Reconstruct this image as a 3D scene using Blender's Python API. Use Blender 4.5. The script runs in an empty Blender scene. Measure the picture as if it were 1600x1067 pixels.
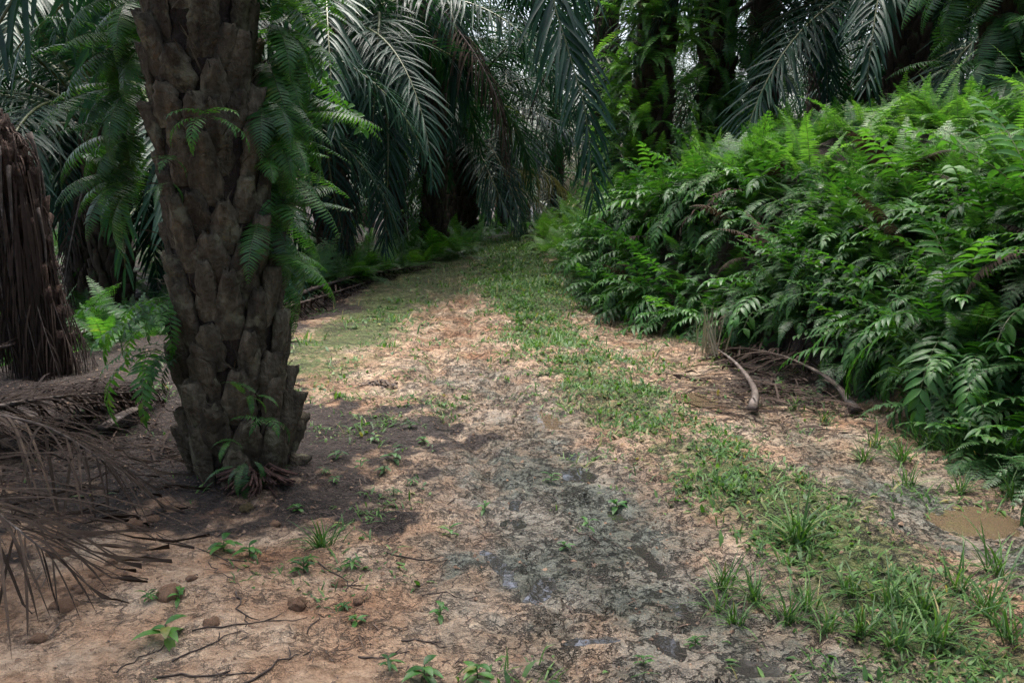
import bpy, math, random
import numpy as np
from mathutils import Matrix, Vector

R = math.radians
rng = np.random.default_rng(7)
random.seed(7)
S = bpy.context.scene

# ------------------------------------------------------------------ camera, sky, sun, exposure
F = 1386.0                       # focal length in photo pixels (1600 wide)
CAM = np.array([0.0, 0.0, 1.6])
PITCH = math.atan((533.5 - 300.0) / F)
cd = bpy.data.cameras.new('camera'); cam = bpy.data.objects.new('camera', cd)
S.collection.objects.link(cam); S.camera = cam
cd.sensor_width = 36.0; cd.lens = 36.0 * F / 1600.0
cd.clip_start = 0.05; cd.clip_end = 2000
cam.location = CAM; cam.rotation_euler = (R(90) - PITCH, 0, 0)

SUN_EL, SUN_AZ = R(75), R(-12)   # azimuth measured from +Y towards +X
w = bpy.data.worlds.new('World'); S.world = w; w.use_nodes = True
nt = w.node_tree; bg = nt.nodes['Background']
sky = nt.nodes.new('ShaderNodeTexSky'); sky.sky_type = 'NISHITA'; sky.sun_disc = False
sky.sun_elevation = SUN_EL; sky.sun_rotation = SUN_AZ
sky.dust_density = 7.0; sky.air_density = 1.0; sky.ozone_density = 1.0
nt.links.new(sky.outputs[0], bg.inputs[0]); bg.inputs[1].default_value = 0.15
sl = bpy.data.lights.new('sun', 'SUN'); sl.energy = 1.5; sl.angle = R(35); sl.color = (0.98, 0.99, 1.0)
so = bpy.data.objects.new('sun', sl); S.collection.objects.link(so)
sd = Vector((math.sin(SUN_AZ) * math.cos(SUN_EL), math.cos(SUN_AZ) * math.cos(SUN_EL), math.sin(SUN_EL)))
so.rotation_euler = sd.to_track_quat('Z', 'Y').to_euler(); so.location = (0, 0, 30)
S.view_settings.view_transform = 'Standard'; S.view_settings.look = 'None'
S.view_settings.exposure = 1.72; S.view_settings.gamma = 1.0
S.render.engine = 'CYCLES'
cy = S.cycles
cy.max_bounces = 6; cy.diffuse_bounces = 4; cy.glossy_bounces = 2; cy.transmission_bounces = 4
cy.caustics_reflective = False; cy.caustics_refractive = False
cy.use_denoising = True
cy.use_adaptive_sampling = False
cy.sample_clamp_indirect = 6.0

# ------------------------------------------------------------------ numeric helpers
def W(px, py, Y):
    """world point seen at photo pixel (px, py), at distance Y along the ground axis"""
    a = (px - 800.0) / F; b = -(py - 533.5) / F
    d = np.array([a, math.cos(PITCH) + b * math.sin(PITCH), -math.sin(PITCH) + b * math.cos(PITCH)])
    return CAM + d * (Y / d[1])

_perm = np.random.default_rng(3).permutation(256); _perm = np.concatenate([_perm, _perm, _perm])
_ga = np.random.default_rng(4).uniform(0, 2 * np.pi, 256)
def pn(x, y, seed=0):
    x = np.asarray(x, float) + seed * 17.31; y = np.asarray(y, float) + seed * 9.77
    xi = np.floor(x).astype(int); yi = np.floor(y).astype(int)
    xf = x - xi; yf = y - yi
    def g(ix, iy, dx, dy):
        h = _perm[_perm[ix & 255] + (iy & 255)]
        a = _ga[h]
        return np.cos(a) * dx + np.sin(a) * dy
    u = xf * xf * xf * (xf * (xf * 6 - 15) + 10); v = yf * yf * yf * (yf * (yf * 6 - 15) + 10)
    n00 = g(xi, yi, xf, yf); n10 = g(xi + 1, yi, xf - 1, yf)
    n01 = g(xi, yi + 1, xf, yf - 1); n11 = g(xi + 1, yi + 1, xf - 1, yf - 1)
    return ((n00 * (1 - u) + n10 * u) * (1 - v) + (n01 * (1 - u) + n11 * u) * v) * 1.5
def fbm(x, y, f=1.0, o=4, seed=0):
    s = 0; a = 1.0
    for k in range(o):
        s = s + a * pn(x * f, y * f, seed + k * 3); a *= 0.5; f *= 2.03
    return s
def sst(a, b, x):
    t = np.clip((np.asarray(x, float) - a) / (b - a), 0, 1); return t * t * (3 - 2 * t)
def gau(x, s): return np.exp(-(np.asarray(x) / s) ** 2)

# ------------------------------------------------------------------ terrain
def road_x(y):  return np.interp(y, [-10, 0, 3.4, 4.6, 6.5, 10, 13, 17, 24, 32, 45], [4.5, 2.1, 1.57, 1.33, .94, .45, .25, .05, -.1, .8, 3])
def foot_x(y):  return np.interp(y, [-10, 0, 3, 4.8, 6.5, 8, 9.6, 10.8, 13, 18, 24, 32, 45], [4.5, 3.4, 3.0, 2.95, 2.8, 2.5, 2.1, 1.6, 1.15, 1.0, 1.3, 3.4, 8])
def bank_h(y):  return np.interp(y, [-10, 0, 4, 13, 16, 19, 23, 30, 45], [1.9, 1.9, 2.15, 2.2, 1.95, .9, .75, .9, 1.0])
def edge_x(y):  return np.interp(y, [-10, 6, 9, 11, 15.8, 24, 32, 45], [-6.5, -5.2, -4.2, -3.05, -2.75, -1.1, 0.5, 4])
def H(x, y):
    x = np.asarray(x, float); y = np.asarray(y, float)
    u = x - road_x(y)
    z = 0.10 * fbm(x, y, 0.22, 3, 1) * sst(2, 9, np.hypot(x - .5, y - 3)) + 0.028 * fbm(x, y, 1.1, 3, 5)
    lump = sst(-.1, .5, fbm(x, y, .8, 2, 9))
    z = z + (0.010 + 0.016 * lump) * fbm(x, y, 5.0, 3, 11)
    z = z + 0.006 * fbm(x, y, 17.0, 2, 21)
    mud = np.exp(-(np.abs(u + .55) / 1.35) ** 4) + .35
    rg = 1 - np.abs(fbm(x * 1.0, y * .8, 3.6, 3, 131)) * 1.6
    z = z - .022 * mud * np.clip(rg, 0, 1) ** 5 + .012 * mud * fbm(x, y, 9.0, 3, 141)
    near = 1 - sst(11, 17, y)
    wob = 0.10 * pn(y * .9, 0 * y, 31)
    groove = 1 - .55 * sst(-.2, .5, pn(x * 1.2, y * 1.2, 41))
    z = z - near * (.035 * gau(u + 1.18 + wob, .38) + .062 * groove * gau(u + 1.43 + wob, .075) + .058 * groove * gau(u + .9 + wob, .07)
                    + .03 * gau(u - .8 + wob, .32) + .03 * groove * gau(u - .95, .10))
    z = z + .03 * gau(u + .05, .45)
    z = z - near * .06 * gau((x - 2.45) / 1.0, .32) * gau(y - 4.25, .7)
    z = z + 0.25 * sst(12, 26, y)                                    # the track rises a little towards the bend
    s = x - foot_x(y) + .25 * fbm(x, y, .6, 2, 51)
    hb = bank_h(y)
    z = z + hb * (.62 * sst(0, .9, s) + .38 * sst(.7, 2.6, s)) + .16 * sst(0, .8, s) * fbm(x, y, .9, 3, 61)
    e = edge_x(y) - x + .3 * fbm(x, y, .5, 2, 71)
    z = z - .75 * sst(0, 3.0, e) * sst(6, 10, y)
    d = np.hypot(x + 1.57, y - 4.97)
    z = z + .04 * gau(d, .75)
    z = z + .75 * np.exp(-((x - 1.9) / 1.2) ** 2 - ((y - 24) / 2.6) ** 2)
    for cx, cy, lx, ly, rot, lev in PUD:
        q = pud_r(x, y, cx, cy, lx, ly, rot)
        k = 1 - sst(.55, 1.0, q)
        z = z * (1 - k) + (lev - .010) * k
        z = np.where((q > 1.0) & (q < 2.6), np.maximum(z, lev + .004 * sst(1.0, 1.15, q)), z)
    return z
PUD = []
def pud_r(x, y, cx, cy, lx, ly, rot):
    a = (x - cx) * math.cos(rot) + (y - cy) * math.sin(rot); b = -(x - cx) * math.sin(rot) + (y - cy) * math.cos(rot)
    return np.hypot(a / lx, b / ly) * (1 + .45 * pn(x * 9, y * 6, 3) + .3 * pn(x * 22, y * 15, 5))
def G(px, py):
    a = (px - 800.0) / F; b = -(py - 533.5) / F
    d = np.array([a, math.cos(PITCH) + b * math.sin(PITCH), -math.sin(PITCH) + b * math.cos(PITCH)])
    t = np.geomspace(1.5, 90, 4000)
    P = CAM + t[:, None] * d
    k = np.argmax(P[:, 2] < H(P[:, 0], P[:, 1]))
    return P[k]

PUDDLES = [
    (812, 834, 0.128, 0.084, .1, 'bright sky reflecting puddle in left rut, widest of the white glints'),
    (800, 822, 0.075, 0.070, .3, 'small glint of water touching the widest puddle'),
    (778, 885, 0.045, 0.196, .25, 'narrow white puddle strip just below the widest glint in left rut'),
    (838, 930, 0.053, 0.168, -.35, 'bent white puddle strip left of the dark mossy patch'),
    (885, 712, 0.075, 0.224, .25, 'glinting puddle furthest up the left rut beside grass strip'),
    (912, 745, 0.128, 0.126, .1, 'bright puddle at the lower end of the furthest glint'),
    (805, 790, 0.045, 0.112, .1, 'tiny puddle above the widest glint in left rut'),
    (1060, 950, 0.045, 0.224, .3, 'long thin puddle in groove left of the near grass clump'),
    (1022, 880, 0.038, 0.196, .2, 'short wet groove puddle beside cracked orange mud'),
    (965, 805, 0.045, 0.098, .1, 'tiny puddle between the two wet grooves'),
    (935, 1003, 0.105, 0.028, .15, 'small flat puddle streak at the bottom of the mossy rut'),
    (1190, 1045, 0.090, 0.056, .1, 'small glint of water at the bottom edge right of the mossy rut'),
    (1045, 1010, 0.045, 0.112, .4, 'thin wet groove near the bottom edge'),
    (1535, 822, 0.260, 0.200, .1, 'tan muddy puddle in right rut at foot of the bank'),
    (1085, 628, 0.150, 0.280, .2, 'shallow muddy puddle in the right rut beside fallen stalks'),
    (855, 655, 0.075, 0.280, .2, 'faint brown puddle in left rut beyond the white glints')]
for px, py, lx, ly, rot, _ in PUDDLES:
    c = G(px, py); th = np.linspace(0, 6.28, 30)
    ring = H(c[0] + 1.1 * (lx * np.cos(th) * math.cos(rot) - ly * np.sin(th) * math.sin(rot)), c[1] + 1.1 * (lx * np.cos(th) * math.sin(rot) + ly * np.sin(th) * math.cos(rot)))
    PUD.append((c[0], c[1], lx, ly, rot, float(np.percentile(ring, 55)) - .002))

# ------------------------------------------------------------------ mesh helpers
def make_mesh(name, V, Q, mats, mi=None, smooth=True):
    """V (n,3); Q (m,4) quads (a repeated last index makes a triangle)"""
    V = np.ascontiguousarray(V, dtype=np.float32); Q = np.ascontiguousarray(Q, dtype=np.int32)
    me = bpy.data.meshes.new(name)
    me.vertices.add(len(V)); me.vertices.foreach_set('co', V.ravel())
    tri = Q[:, 2] == Q[:, 3]
    cnt = np.where(tri, 3, 4).astype(np.int32)
    start = np.concatenate([[0], np.cumsum(cnt)[:-1]]).astype(np.int32)
    keep = np.ones(Q.shape, bool); keep[tri, 3] = False
    me.loops.add(int(cnt.sum())); me.loops.foreach_set('vertex_index', Q[keep])
    me.polygons.add(len(Q)); me.polygons.foreach_set('loop_start', start); me.polygons.foreach_set('loop_total', cnt)
    me.polygons.foreach_set('use_smooth', np.full(len(Q), smooth, bool))
    for m in (mats if isinstance(mats, (list, tuple)) else [mats]): me.materials.append(m)
    if mi is not None: me.polygons.foreach_set('material_index', np.ascontiguousarray(mi, dtype=np.int32))
    me.update(calc_edges=True); me.validate()
    return me
class Geo:
    def __init__(s): s.V = []; s.Q = []; s.M = []; s.n = 0
    def add(s, vq, m=0):
        V, Q = vq
        if len(V) == 0: return s
        s.V.append(V); s.Q.append(Q + s.n); s.M.append(np.full(len(Q), m)); s.n += len(V); return s
    def arr(s): return np.concatenate(s.V), np.concatenate(s.Q), np.concatenate(s.M)
    def mesh(s, name, mats, smooth=True):
        V, Q, M = s.arr(); return make_mesh(name, V, Q, mats, M, smooth)
def link(name, data, parent=None, loc=None, rot=None, scale=None):
    o = bpy.data.objects.new(name, data); S.collection.objects.link(o)
    if parent is not None: o.parent = parent
    if loc is not None: o.location = loc
    if rot is not None: o.rotation_euler = rot
    if scale is not None: o.scale = scale if hasattr(scale, '__len__') else (scale,) * 3
    return o
def tag(o, label, cat, group=None, kind=None):
    if label: o['label'] = label
    if cat: o['category'] = cat
    if group: o['group'] = group
    if kind: o['kind'] = kind
    return o
def copy_tree(src, loc, rotz, scale, label, group):
    c = src.copy(); S.collection.objects.link(c)
    c.location = loc; c.rotation_euler = (0, 0, rotz); c.scale = (scale,) * 3
    if label: c['label'] = label
    if group: c['group'] = group
    for ch in list(src.children):
        k = ch.copy(); S.collection.objects.link(k); k.parent = c
    return c
def nrm(a): return a / np.maximum(np.linalg.norm(a, axis=-1, keepdims=True), 1e-9)

def strips(base, d0, nor, length, width, droop, nseg=3, fold=0.25, prof=None, g=(0, 0, -1.0), curl=0.0):
    """many leaf blades at once: a bent centre line with a folded cross section. Returns verts, quads"""
    N = len(base); base = np.asarray(base, float)
    length = np.broadcast_to(length, (N,)); width = np.broadcast_to(width, (N,)); droop = np.broadcast_to(droop, (N,))
    if prof is None: prof = [.35] + [1.0 - .55 * (k / nseg) ** 2 for k in range(1, nseg)] + [.04]
    prof = np.asarray(prof, float)
    g = np.asarray(g, float)
    p = base.copy(); d = nrm(np.asarray(d0, float)); nor = np.asarray(nor, float)
    k = 3 if fold is not None else 2
    V = np.zeros((N, nseg + 1, k, 3))
    for j in range(nseg + 1):
        sv = nrm(np.cross(d, nor)); up = nrm(np.cross(sv, d))
        hw = (width * prof[j] * .5)[:, None]
        if fold is not None:
            V[:, j, 0] = p - sv * hw + up * hw * fold; V[:, j, 1] = p; V[:, j, 2] = p + sv * hw + up * hw * fold
        else:
            V[:, j, 0] = p - sv * hw; V[:, j, 1] = p + sv * hw
        d = nrm(d + g * (droop / nseg)[:, None])
        if curl: d = nrm(d - up * curl / nseg)
        p = p + d * (length / nseg)[:, None]
    idx = np.arange(N * (nseg + 1) * k).reshape(N, nseg + 1, k)
    q = np.stack([idx[:, :-1, :-1], idx[:, :-1, 1:], idx[:, 1:, 1:], idx[:, 1:, :-1]], -1).reshape(-1, 4)
    return V.reshape(-1, 3), q
def tube(P, rad, n=6, flat=1.0, cap=True):
    P = np.asarray(P, float); m = len(P); rad = np.broadcast_to(rad, (m,))
    T = nrm(np.gradient(P, axis=0)); ref = np.array([0, 0, 1.0]) if abs(T[:, 2]).mean() < .8 else np.array([0, 1.0, 0])
    A = nrm(np.cross(T, ref)); B = np.cross(A, T)
    th = np.arange(n) * 2 * np.pi / n
    V = P[:, None] + (A[:, None] * np.cos(th)[None, :, None] + B[:, None] * np.sin(th)[None, :, None] * flat) * rad[:, None, None]
    idx = np.arange(m * n).reshape(m, n); nx = np.roll(idx, -1, 1)
    q = np.stack([idx[:-1], nx[:-1], nx[1:], idx[1:]], -1).reshape(-1, 4)
    V = V.reshape(-1, 3)
    if cap:
        c = len(V); V = np.concatenate([V, P[:1], P[-1:]])
        q = np.concatenate([q, np.stack([nx[0], idx[0], np.full(n, c), np.full(n, c)], -1),
                            np.stack([idx[-1], nx[-1], np.full(n, c + 1), np.full(n, c + 1)], -1)])
    return V, q
def spline(pts, n=24):
    P = np.asarray(pts, float); m = len(P)
    E = np.concatenate([2 * P[:1] - P[1:2], P, 2 * P[-1:] - P[-2:-1]])
    out = []
    for t in np.linspace(0, m - 1, n * 3):
        i = min(int(t), m - 2); f = t - i
        a, b, c, d = E[i], E[i + 1], E[i + 2], E[i + 3]
        out.append(.5 * (2 * b + (c - a) * f + (2 * a - 5 * b + 4 * c - d) * f * f + (3 * b - a - 3 * c + d) * f ** 3))
    out = np.array(out); s = np.concatenate([[0], np.cumsum(np.linalg.norm(np.diff(out, axis=0), axis=1))])
    tt = np.linspace(0, s[-1], n)
    return np.stack([np.interp(tt, s, out[:, k]) for k in range(3)], 1), s[-1]
def sample(C, t):
    u = np.clip(t, 0, 1) * (len(C) - 1); i = np.minimum(u.astype(int), len(C) - 2); f = (u - i)[:, None]
    return C[i] * (1 - f) + C[i + 1] * f

# ------------------------------------------------------------------ materials
def newmat(name):
    m = bpy.data.materials.new(name); m.use_nodes = True; nt = m.node_tree; nt.nodes.clear()
    return m, nt, nt.nodes.new('ShaderNodeOutputMaterial')
def N(nt, t, **kw):
    n = nt.nodes.new(t)
    for k, v in kw.items():
        if k in n.inputs: n.inputs[k].default_value = v
        else: setattr(n, k, v)
    return n
def ramp(nt, fac, stops):
    r = nt.nodes.new('ShaderNodeValToRGB'); e = r.color_ramp.elements
    while len(e) < len(stops): e.new(.5)
    for i, (p, c) in enumerate(stops): e[i].position = p; e[i].color = (*c, 1) if len(c) == 3 else c
    nt.links.new(fac, r.inputs[0]); return r.outputs[0]
def mixc(nt, fac, a, b, mode='MIX'):
    m = nt.nodes.new('ShaderNodeMix'); m.data_type = 'RGBA'; m.blend_type = mode
    for s, v in ((0, fac), (6, a), (7, b)):
        if hasattr(v, 'is_linked'): nt.links.new(v, m.inputs[s])
        else: m.inputs[s].default_value = v if s == 0 else (*v, 1)
    return m.outputs[2]
def leaf_mat(name, cols, rough=.38, trans=.3, tcol=None, spec=.5, noise=18.0, iw=.6):
    """cols: dark, mid, light blade colours, picked per blade and per plant"""
    m, nt, out = newmat(name)
    geo = N(nt, 'ShaderNodeNewGeometry'); oi = N(nt, 'ShaderNodeObjectInfo')
    a = N(nt, 'ShaderNodeMath', operation='MULTIPLY'); nt.links.new(geo.outputs['Random Per Island'], a.inputs[0]); a.inputs[1].default_value = iw
    b = N(nt, 'ShaderNodeMath', operation='MULTIPLY_ADD'); nt.links.new(oi.outputs['Random'], b.inputs[0]); b.inputs[1].default_value = 1 - iw; nt.links.new(a.outputs[0], b.inputs[2])
    col = ramp(nt, b.outputs[0], [(.1, cols[0]), (.5, cols[1]), (.92, cols[2])] + ([(.985, cols[3])] if len(cols) > 3 else []))
    tc = N(nt, 'ShaderNodeTexCoord'); nz = N(nt, 'ShaderNodeTexNoise', Scale=noise, Detail=3.0); nt.links.new(tc.outputs['Object'], nz.inputs['Vector'])
    k = ramp(nt, nz.outputs['Fac'], [(.3, (.72, .72, .72)), (.7, (1.2, 1.2, 1.15))])
    col = mixc(nt, 1.0, col, k, 'MULTIPLY')
    p = N(nt, 'ShaderNodeBsdfPrincipled', Roughness=rough); p.inputs['Specular IOR Level'].default_value = spec
    nt.links.new(col, p.inputs['Base Color'])
    t = N(nt, 'ShaderNodeBsdfTranslucent')
    tcx = mixc(nt, 1.0, col, tcol or (1.5, 1.7, .7), 'MULTIPLY'); nt.links.new(tcx, t.inputs['Color'])
    mx = N(nt, 'ShaderNodeMixShader'); mx.inputs[0].default_value = trans
    nt.links.new(p.outputs[0], mx.inputs[1]); nt.links.new(t.outputs[0], mx.inputs[2]); nt.links.new(mx.outputs[0], out.inputs[0])
    return m
def bark_mat(name, c0, c1, c2, sc=(14, 14, 3.5), bump=.6, lich=(.16, .16, .11), lk=.62):
    m, nt, out = newmat(name)
    tc = N(nt, 'ShaderNodeTexCoord'); mp = N(nt, 'ShaderNodeMapping'); mp.inputs['Scale'].default_value = sc
    nt.links.new(tc.outputs['Object'], mp.inputs[0])
    n1 = N(nt, 'ShaderNodeTexNoise', Scale=1.0, Detail=8.0, Roughness=.65); nt.links.new(mp.outputs[0], n1.inputs['Vector'])
    n2 = N(nt, 'ShaderNodeTexNoise', Scale=7.0, Detail=6.0, Roughness=.6); nt.links.new(tc.outputs['Object'], n2.inputs['Vector'])
    n3 = N(nt, 'ShaderNodeTexNoise', Scale=26.0, Detail=4.0); nt.links.new(tc.outputs['Object'], n3.inputs['Vector'])
    geo = N(nt, 'ShaderNodeNewGeometry')
    col = ramp(nt, n1.outputs['Fac'], [(.3, c0), (.52, c1), (.75, c2)])
    isl = ramp(nt, geo.outputs['Random Per Island'], [(0, (.65, .62, .6)), (1, (1.25, 1.2, 1.15))])
    col = mixc(nt, 1.0, col, isl, 'MULTIPLY')
    lf = ramp(nt, n2.outputs['Fac'], [(lk, (0, 0, 0)), (lk + .1, (.8, .8, .8))])
    col = mixc(nt, lf, col, lich)
    p = N(nt, 'ShaderNodeBsdfPrincipled', Roughness=.85); p.inputs['Specular IOR Level'].default_value = .25
    nt.links.new(col, p.inputs['Base Color'])
    ad = N(nt, 'ShaderNodeMath', operation='ADD'); nt.links.new(n1.outputs['Fac'], ad.inputs[0]); nt.links.new(n3.outputs['Fac'], ad.inputs[1])
    bp = N(nt, 'ShaderNodeBump', Strength=bump, Distance=.03); nt.links.new(ad.outputs[0], bp.inputs['Height'])
    nt.links.new(bp.outputs[0], p.inputs['Normal']); nt.links.new(p.outputs[0], out.inputs[0])
    return m

M_PALM = leaf_mat('palm leaf', [(.007, .028, .018), (.013, .046, .028), (.024, .070, .037), (.07, .08, .028)], .42, .22, (1.4, 1.7, .6), .24)
M_PALM_DEAD = leaf_mat('dry palm leaf', [(.017, .012, .010), (.036, .026, .020), (.088, .064, .049)], .8, .12, (1.1, 1, .8), .1)
M_PALM_DARK = leaf_mat('rotting palm leaf', [(.017, .012, .010), (.034, .024, .020), (.075, .054, .043)], .8, .06, (1, 1, 1), .1)
M_PALM_YEL = leaf_mat('yellowing palm leaf', [(.12, .12, .05), (.20, .20, .08), (.30, .26, .13)], .45, .3, (1.2, 1.2, .7), .5)
M_RACH = leaf_mat('leaf rib', [(.05, .075, .025), (.08, .10, .035), (.11, .12, .045)], .4, .0)
M_RACH_DEAD = bark_mat('dry leaf stalk', (.04, .032, .028), (.09, .075, .066), (.165, .145, .13), (10, 10, 10), .4, (.22, .20, .185), .6)
M_BARK = bark_mat('palm bark', (.024, .020, .014), (.076, .064, .044), (.175, .150, .105), (16, 16, 4), 1.0, (.165, .155, .10), .55)
M_BARKD = bark_mat('dark palm bark', (.02, .014, .01), (.05, .035, .024), (.085, .062, .042), (12, 12, 4), .7, (.05, .08, .03), .56)
M_CORE = bark_mat('trunk core with gap shade', (.012, .009, .007), (.028, .02, .015), (.05, .036, .026), (30, 30, 8), 1.0, (.03, .035, .015), .6)  # core coloured near black so the gaps between leaf bases look shaded
M_ROT = bark_mat('fibrous dead trunk', (.018, .012, .010), (.045, .028, .021), (.09, .056, .038), (20, 20, 2.5), .8, (.11, .06, .035), .6)
M_FERN = leaf_mat('bright fern leaf', [(.025, .10, .02), (.05, .16, .03), (.085, .22, .042), (.18, .2, .05)], .42, .42, (1.5, 1.5, .5), .45)
M_FERN_UP = leaf_mat('yellow green fern leaf', [(.05, .14, .026), (.10, .245, .042), (.16, .32, .065), (.22, .25, .06)], .42, .40, (1.25, 1.4, .6), .45)
M_FERN_D = leaf_mat('glossy dark fern leaf', [(.012, .055, .012), (.025, .092, .018), (.05, .14, .022), (.12, .16, .03)], .5, .32, (1.6, 1.7, .5), .3)
M_FERN_B = leaf_mat('blue green fern leaf', [(.02, .075, .022), (.035, .11, .03), (.06, .15, .035)], .42, .33, (1.5, 1.6, .5), .5)
M_BROAD = leaf_mat('broad weed leaf', [(.018, .07, .014), (.035, .11, .02), (.06, .16, .028)], .5, .28, (1.6, 1.7, .5), .3)
M_STEM = leaf_mat('fern stalk', [(.04, .05, .02), (.06, .075, .025), (.08, .09, .03)], .5, .0)
M_GRASS = leaf_mat('grass blade', [(.03, .085, .022), (.06, .14, .032), (.095, .185, .045), (.24, .20, .09)], .5, .32, (1.4, 1.5, .6), .3, 30, 1.0)
M_LITTER = leaf_mat('leaf litter', [(.03, .022, .018), (.075, .052, .04), (.16, .11, .08), (.26, .2, .14)], .7, .0, (1, 1, 1), .3)
M_TWIG = bark_mat('twig bark', (.03, .024, .02), (.065, .052, .045), (.12, .10, .085), (30, 30, 30), .4, (.1, .085, .075), .66)

def ground_mat():
    m, nt, out = newmat('clay track ground')
    L = nt.links.new
    tc = N(nt, 'ShaderNodeTexCoord'); P = tc.outputs['Object']
    def noise(sc, det=5.0, ro=.55):
        n = N(nt, 'ShaderNodeTexNoise', Scale=sc, Detail=det, Roughness=ro); L(P, n.inputs['Vector']); return n.outputs['Fac']
    at = lambda nm: (lambda a: a.outputs['Fac'])(N(nt, 'ShaderNodeAttribute', attribute_name=nm))
    soil = ramp(nt, noise(2.2, 6), [(.32, (.30, .165, .09)), (.5, (.41, .285, .185)), (.68, (.49, .39, .285))])
    fine = mixc(nt, 1.0, ramp(nt, noise(22, 6, .66), [(.30, (.64, .57, .52)), (.5, (1, 1, 1)), (.7, (1.2, 1.2, 1.2))]), ramp(nt, noise(90, 3, .6), [(.3, (.8, .78, .76)), (.5, (1, 1, 1)), (.7, (1.08, 1.08, 1.08))]), 'MULTIPLY')
    soil = mixc(nt, 1.0, soil, fine, 'MULTIPLY')
    mossc = mixc(nt, ramp(nt, noise(1.3, 5, .6), [(.35, (0, 0, 0)), (.52, (.95, .95, .95))]), ramp(nt, noise(16, 8, .72), [(.3, (.20, .175, .14)), (.52, (.31, .285, .235)), (.75, (.40, .37, .31))]), ramp(nt, noise(11, 5, .6), [(.3, (.06, .07, .056)), (.52, (.115, .128, .104)), (.78, (.22, .225, .185))]))
    def masked(att, thr_noise, lo, hi):
        a = N(nt, 'ShaderNodeMath', operation='ADD'); L(at(att), a.inputs[0])
        b = N(nt, 'ShaderNodeMath', operation='MULTIPLY_ADD'); L(thr_noise, b.inputs[0]); b.inputs[1].default_value = 1.6; b.inputs[2].default_value = -.8
        L(b.outputs[0], a.inputs[1])
        r = N(nt, 'ShaderNodeMapRange'); r.inputs[1].default_value = lo; r.inputs[2].default_value = hi; L(a.outputs[0], r.inputs[0]); return r.outputs[0]
    col = mixc(nt, masked('moss', noise(5, 6, .62), .2, .95), soil, mossc)
    green = ramp(nt, noise(20, 4), [(.3, (.05, .075, .02)), (.7, (.12, .14, .045))])
    col = mixc(nt, masked('green', noise(12, 6, .7), .42, .85), col, green)
    lit = ramp(nt, noise(40, 6, .7), [(.3, (.014, .010, .008)), (.55, (.045, .032, .025)), (.78, (.12, .085, .062))])
    col = mixc(nt, masked('litter', noise(5, 8, .7), .35, .65), col, lit)
    # broken crust: damp darker patches with crisp edges, and irregular crack lines
    damp = ramp(nt, noise(3.1, 9, .68), [(.47, (0, 0, 0)), (.53, (.62, .62, .62))])
    col = mixc(nt, damp, col, mixc(nt, 1.0, col, (.66, .60, .56), 'MULTIPLY'))
    def cracks(sc, wd, det):
        n_ = noise(sc, det, .62)
        d_ = N(nt, 'ShaderNodeMath', operation='SUBTRACT'); L(n_, d_.inputs[0]); d_.inputs[1].default_value = .5
        a_ = N(nt, 'ShaderNodeMath', operation='ABSOLUTE'); L(d_.outputs[0], a_.inputs[0])
        r_ = N(nt, 'ShaderNodeMapRange'); r_.inputs[1].default_value = 0; r_.inputs[2].default_value = wd; r_.inputs[3].default_value = 1; r_.inputs[4].default_value = 0
        L(a_.outputs[0], r_.inputs[0]); return r_.outputs[0]
    mx1 = N(nt, 'ShaderNodeMath', operation='MAXIMUM'); L(cracks(3.3, .016, 6), mx1.inputs[0]); L(cracks(8.5, .022, 5), mx1.inputs[1])
    cm = masked('crack', noise(2.6, 5, .6), .25, .75)
    ck = N(nt, 'ShaderNodeMath', operation='MULTIPLY'); L(mx1.outputs[0], ck.inputs[0]); L(cm, ck.inputs[1])
    ck2 = N(nt, 'ShaderNodeMath', operation='MULTIPLY'); L(ck.outputs[0], ck2.inputs[0]); ck2.inputs[1].default_value = .6
    col = mixc(nt, ck2.outputs[0], col, (.035, .027, .022))
    # specks of debris
    vs = N(nt, 'ShaderNodeTexVoronoi', Scale=55.0); L(P, vs.inputs['Vector'])
    sp = ramp(nt, vs.outputs['Distance'], [(.10, (.75, .75, .75)), (.17, (0, 0, 0))])
    sm = N(nt, 'ShaderNodeMath', operation='MULTIPLY'); L(sp, sm.inputs[0]); L(ramp(nt, noise(3.3, 4), [(.48, (0, 0, 0)), (.6, (1, 1, 1))]), sm.inputs[1])
    col = mixc(nt, sm.outputs[0], col, (.05, .036, .028))
    p = N(nt, 'ShaderNodeBsdfPrincipled'); L(col, p.inputs['Base Color'])
    wet = N(nt, 'ShaderNodeMapRange'); wet.inputs[3].default_value = .82; wet.inputs[4].default_value = .30; L(at('wet'), wet.inputs[0]); L(wet.outputs[0], p.inputs['Roughness'])
    p.inputs['Specular IOR Level'].default_value = .35
    h1 = N(nt, 'ShaderNodeMath', operation='MULTIPLY_ADD'); L(noise(30, 5, .6), h1.inputs[0]); h1.inputs[1].default_value = .45
    h2 = N(nt, 'ShaderNodeMath', operation='MULTIPLY'); L(ck.outputs[0], h2.inputs[0]); h2.inputs[1].default_value = -.9; L(h2.outputs[0], h1.inputs[2])
    h3 = N(nt, 'ShaderNodeMath', operation='ADD'); L(noise(11, 6, .65), h3.inputs[0]); L(h1.outputs[0], h3.inputs[1])
    bp = N(nt, 'ShaderNodeBump', Strength=1.0, Distance=.10); L(h3.outputs[0], bp.inputs['Height']); L(bp.outputs[0], p.inputs['Normal'])
    L(p.outputs[0], out.inputs[0]); return m
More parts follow.
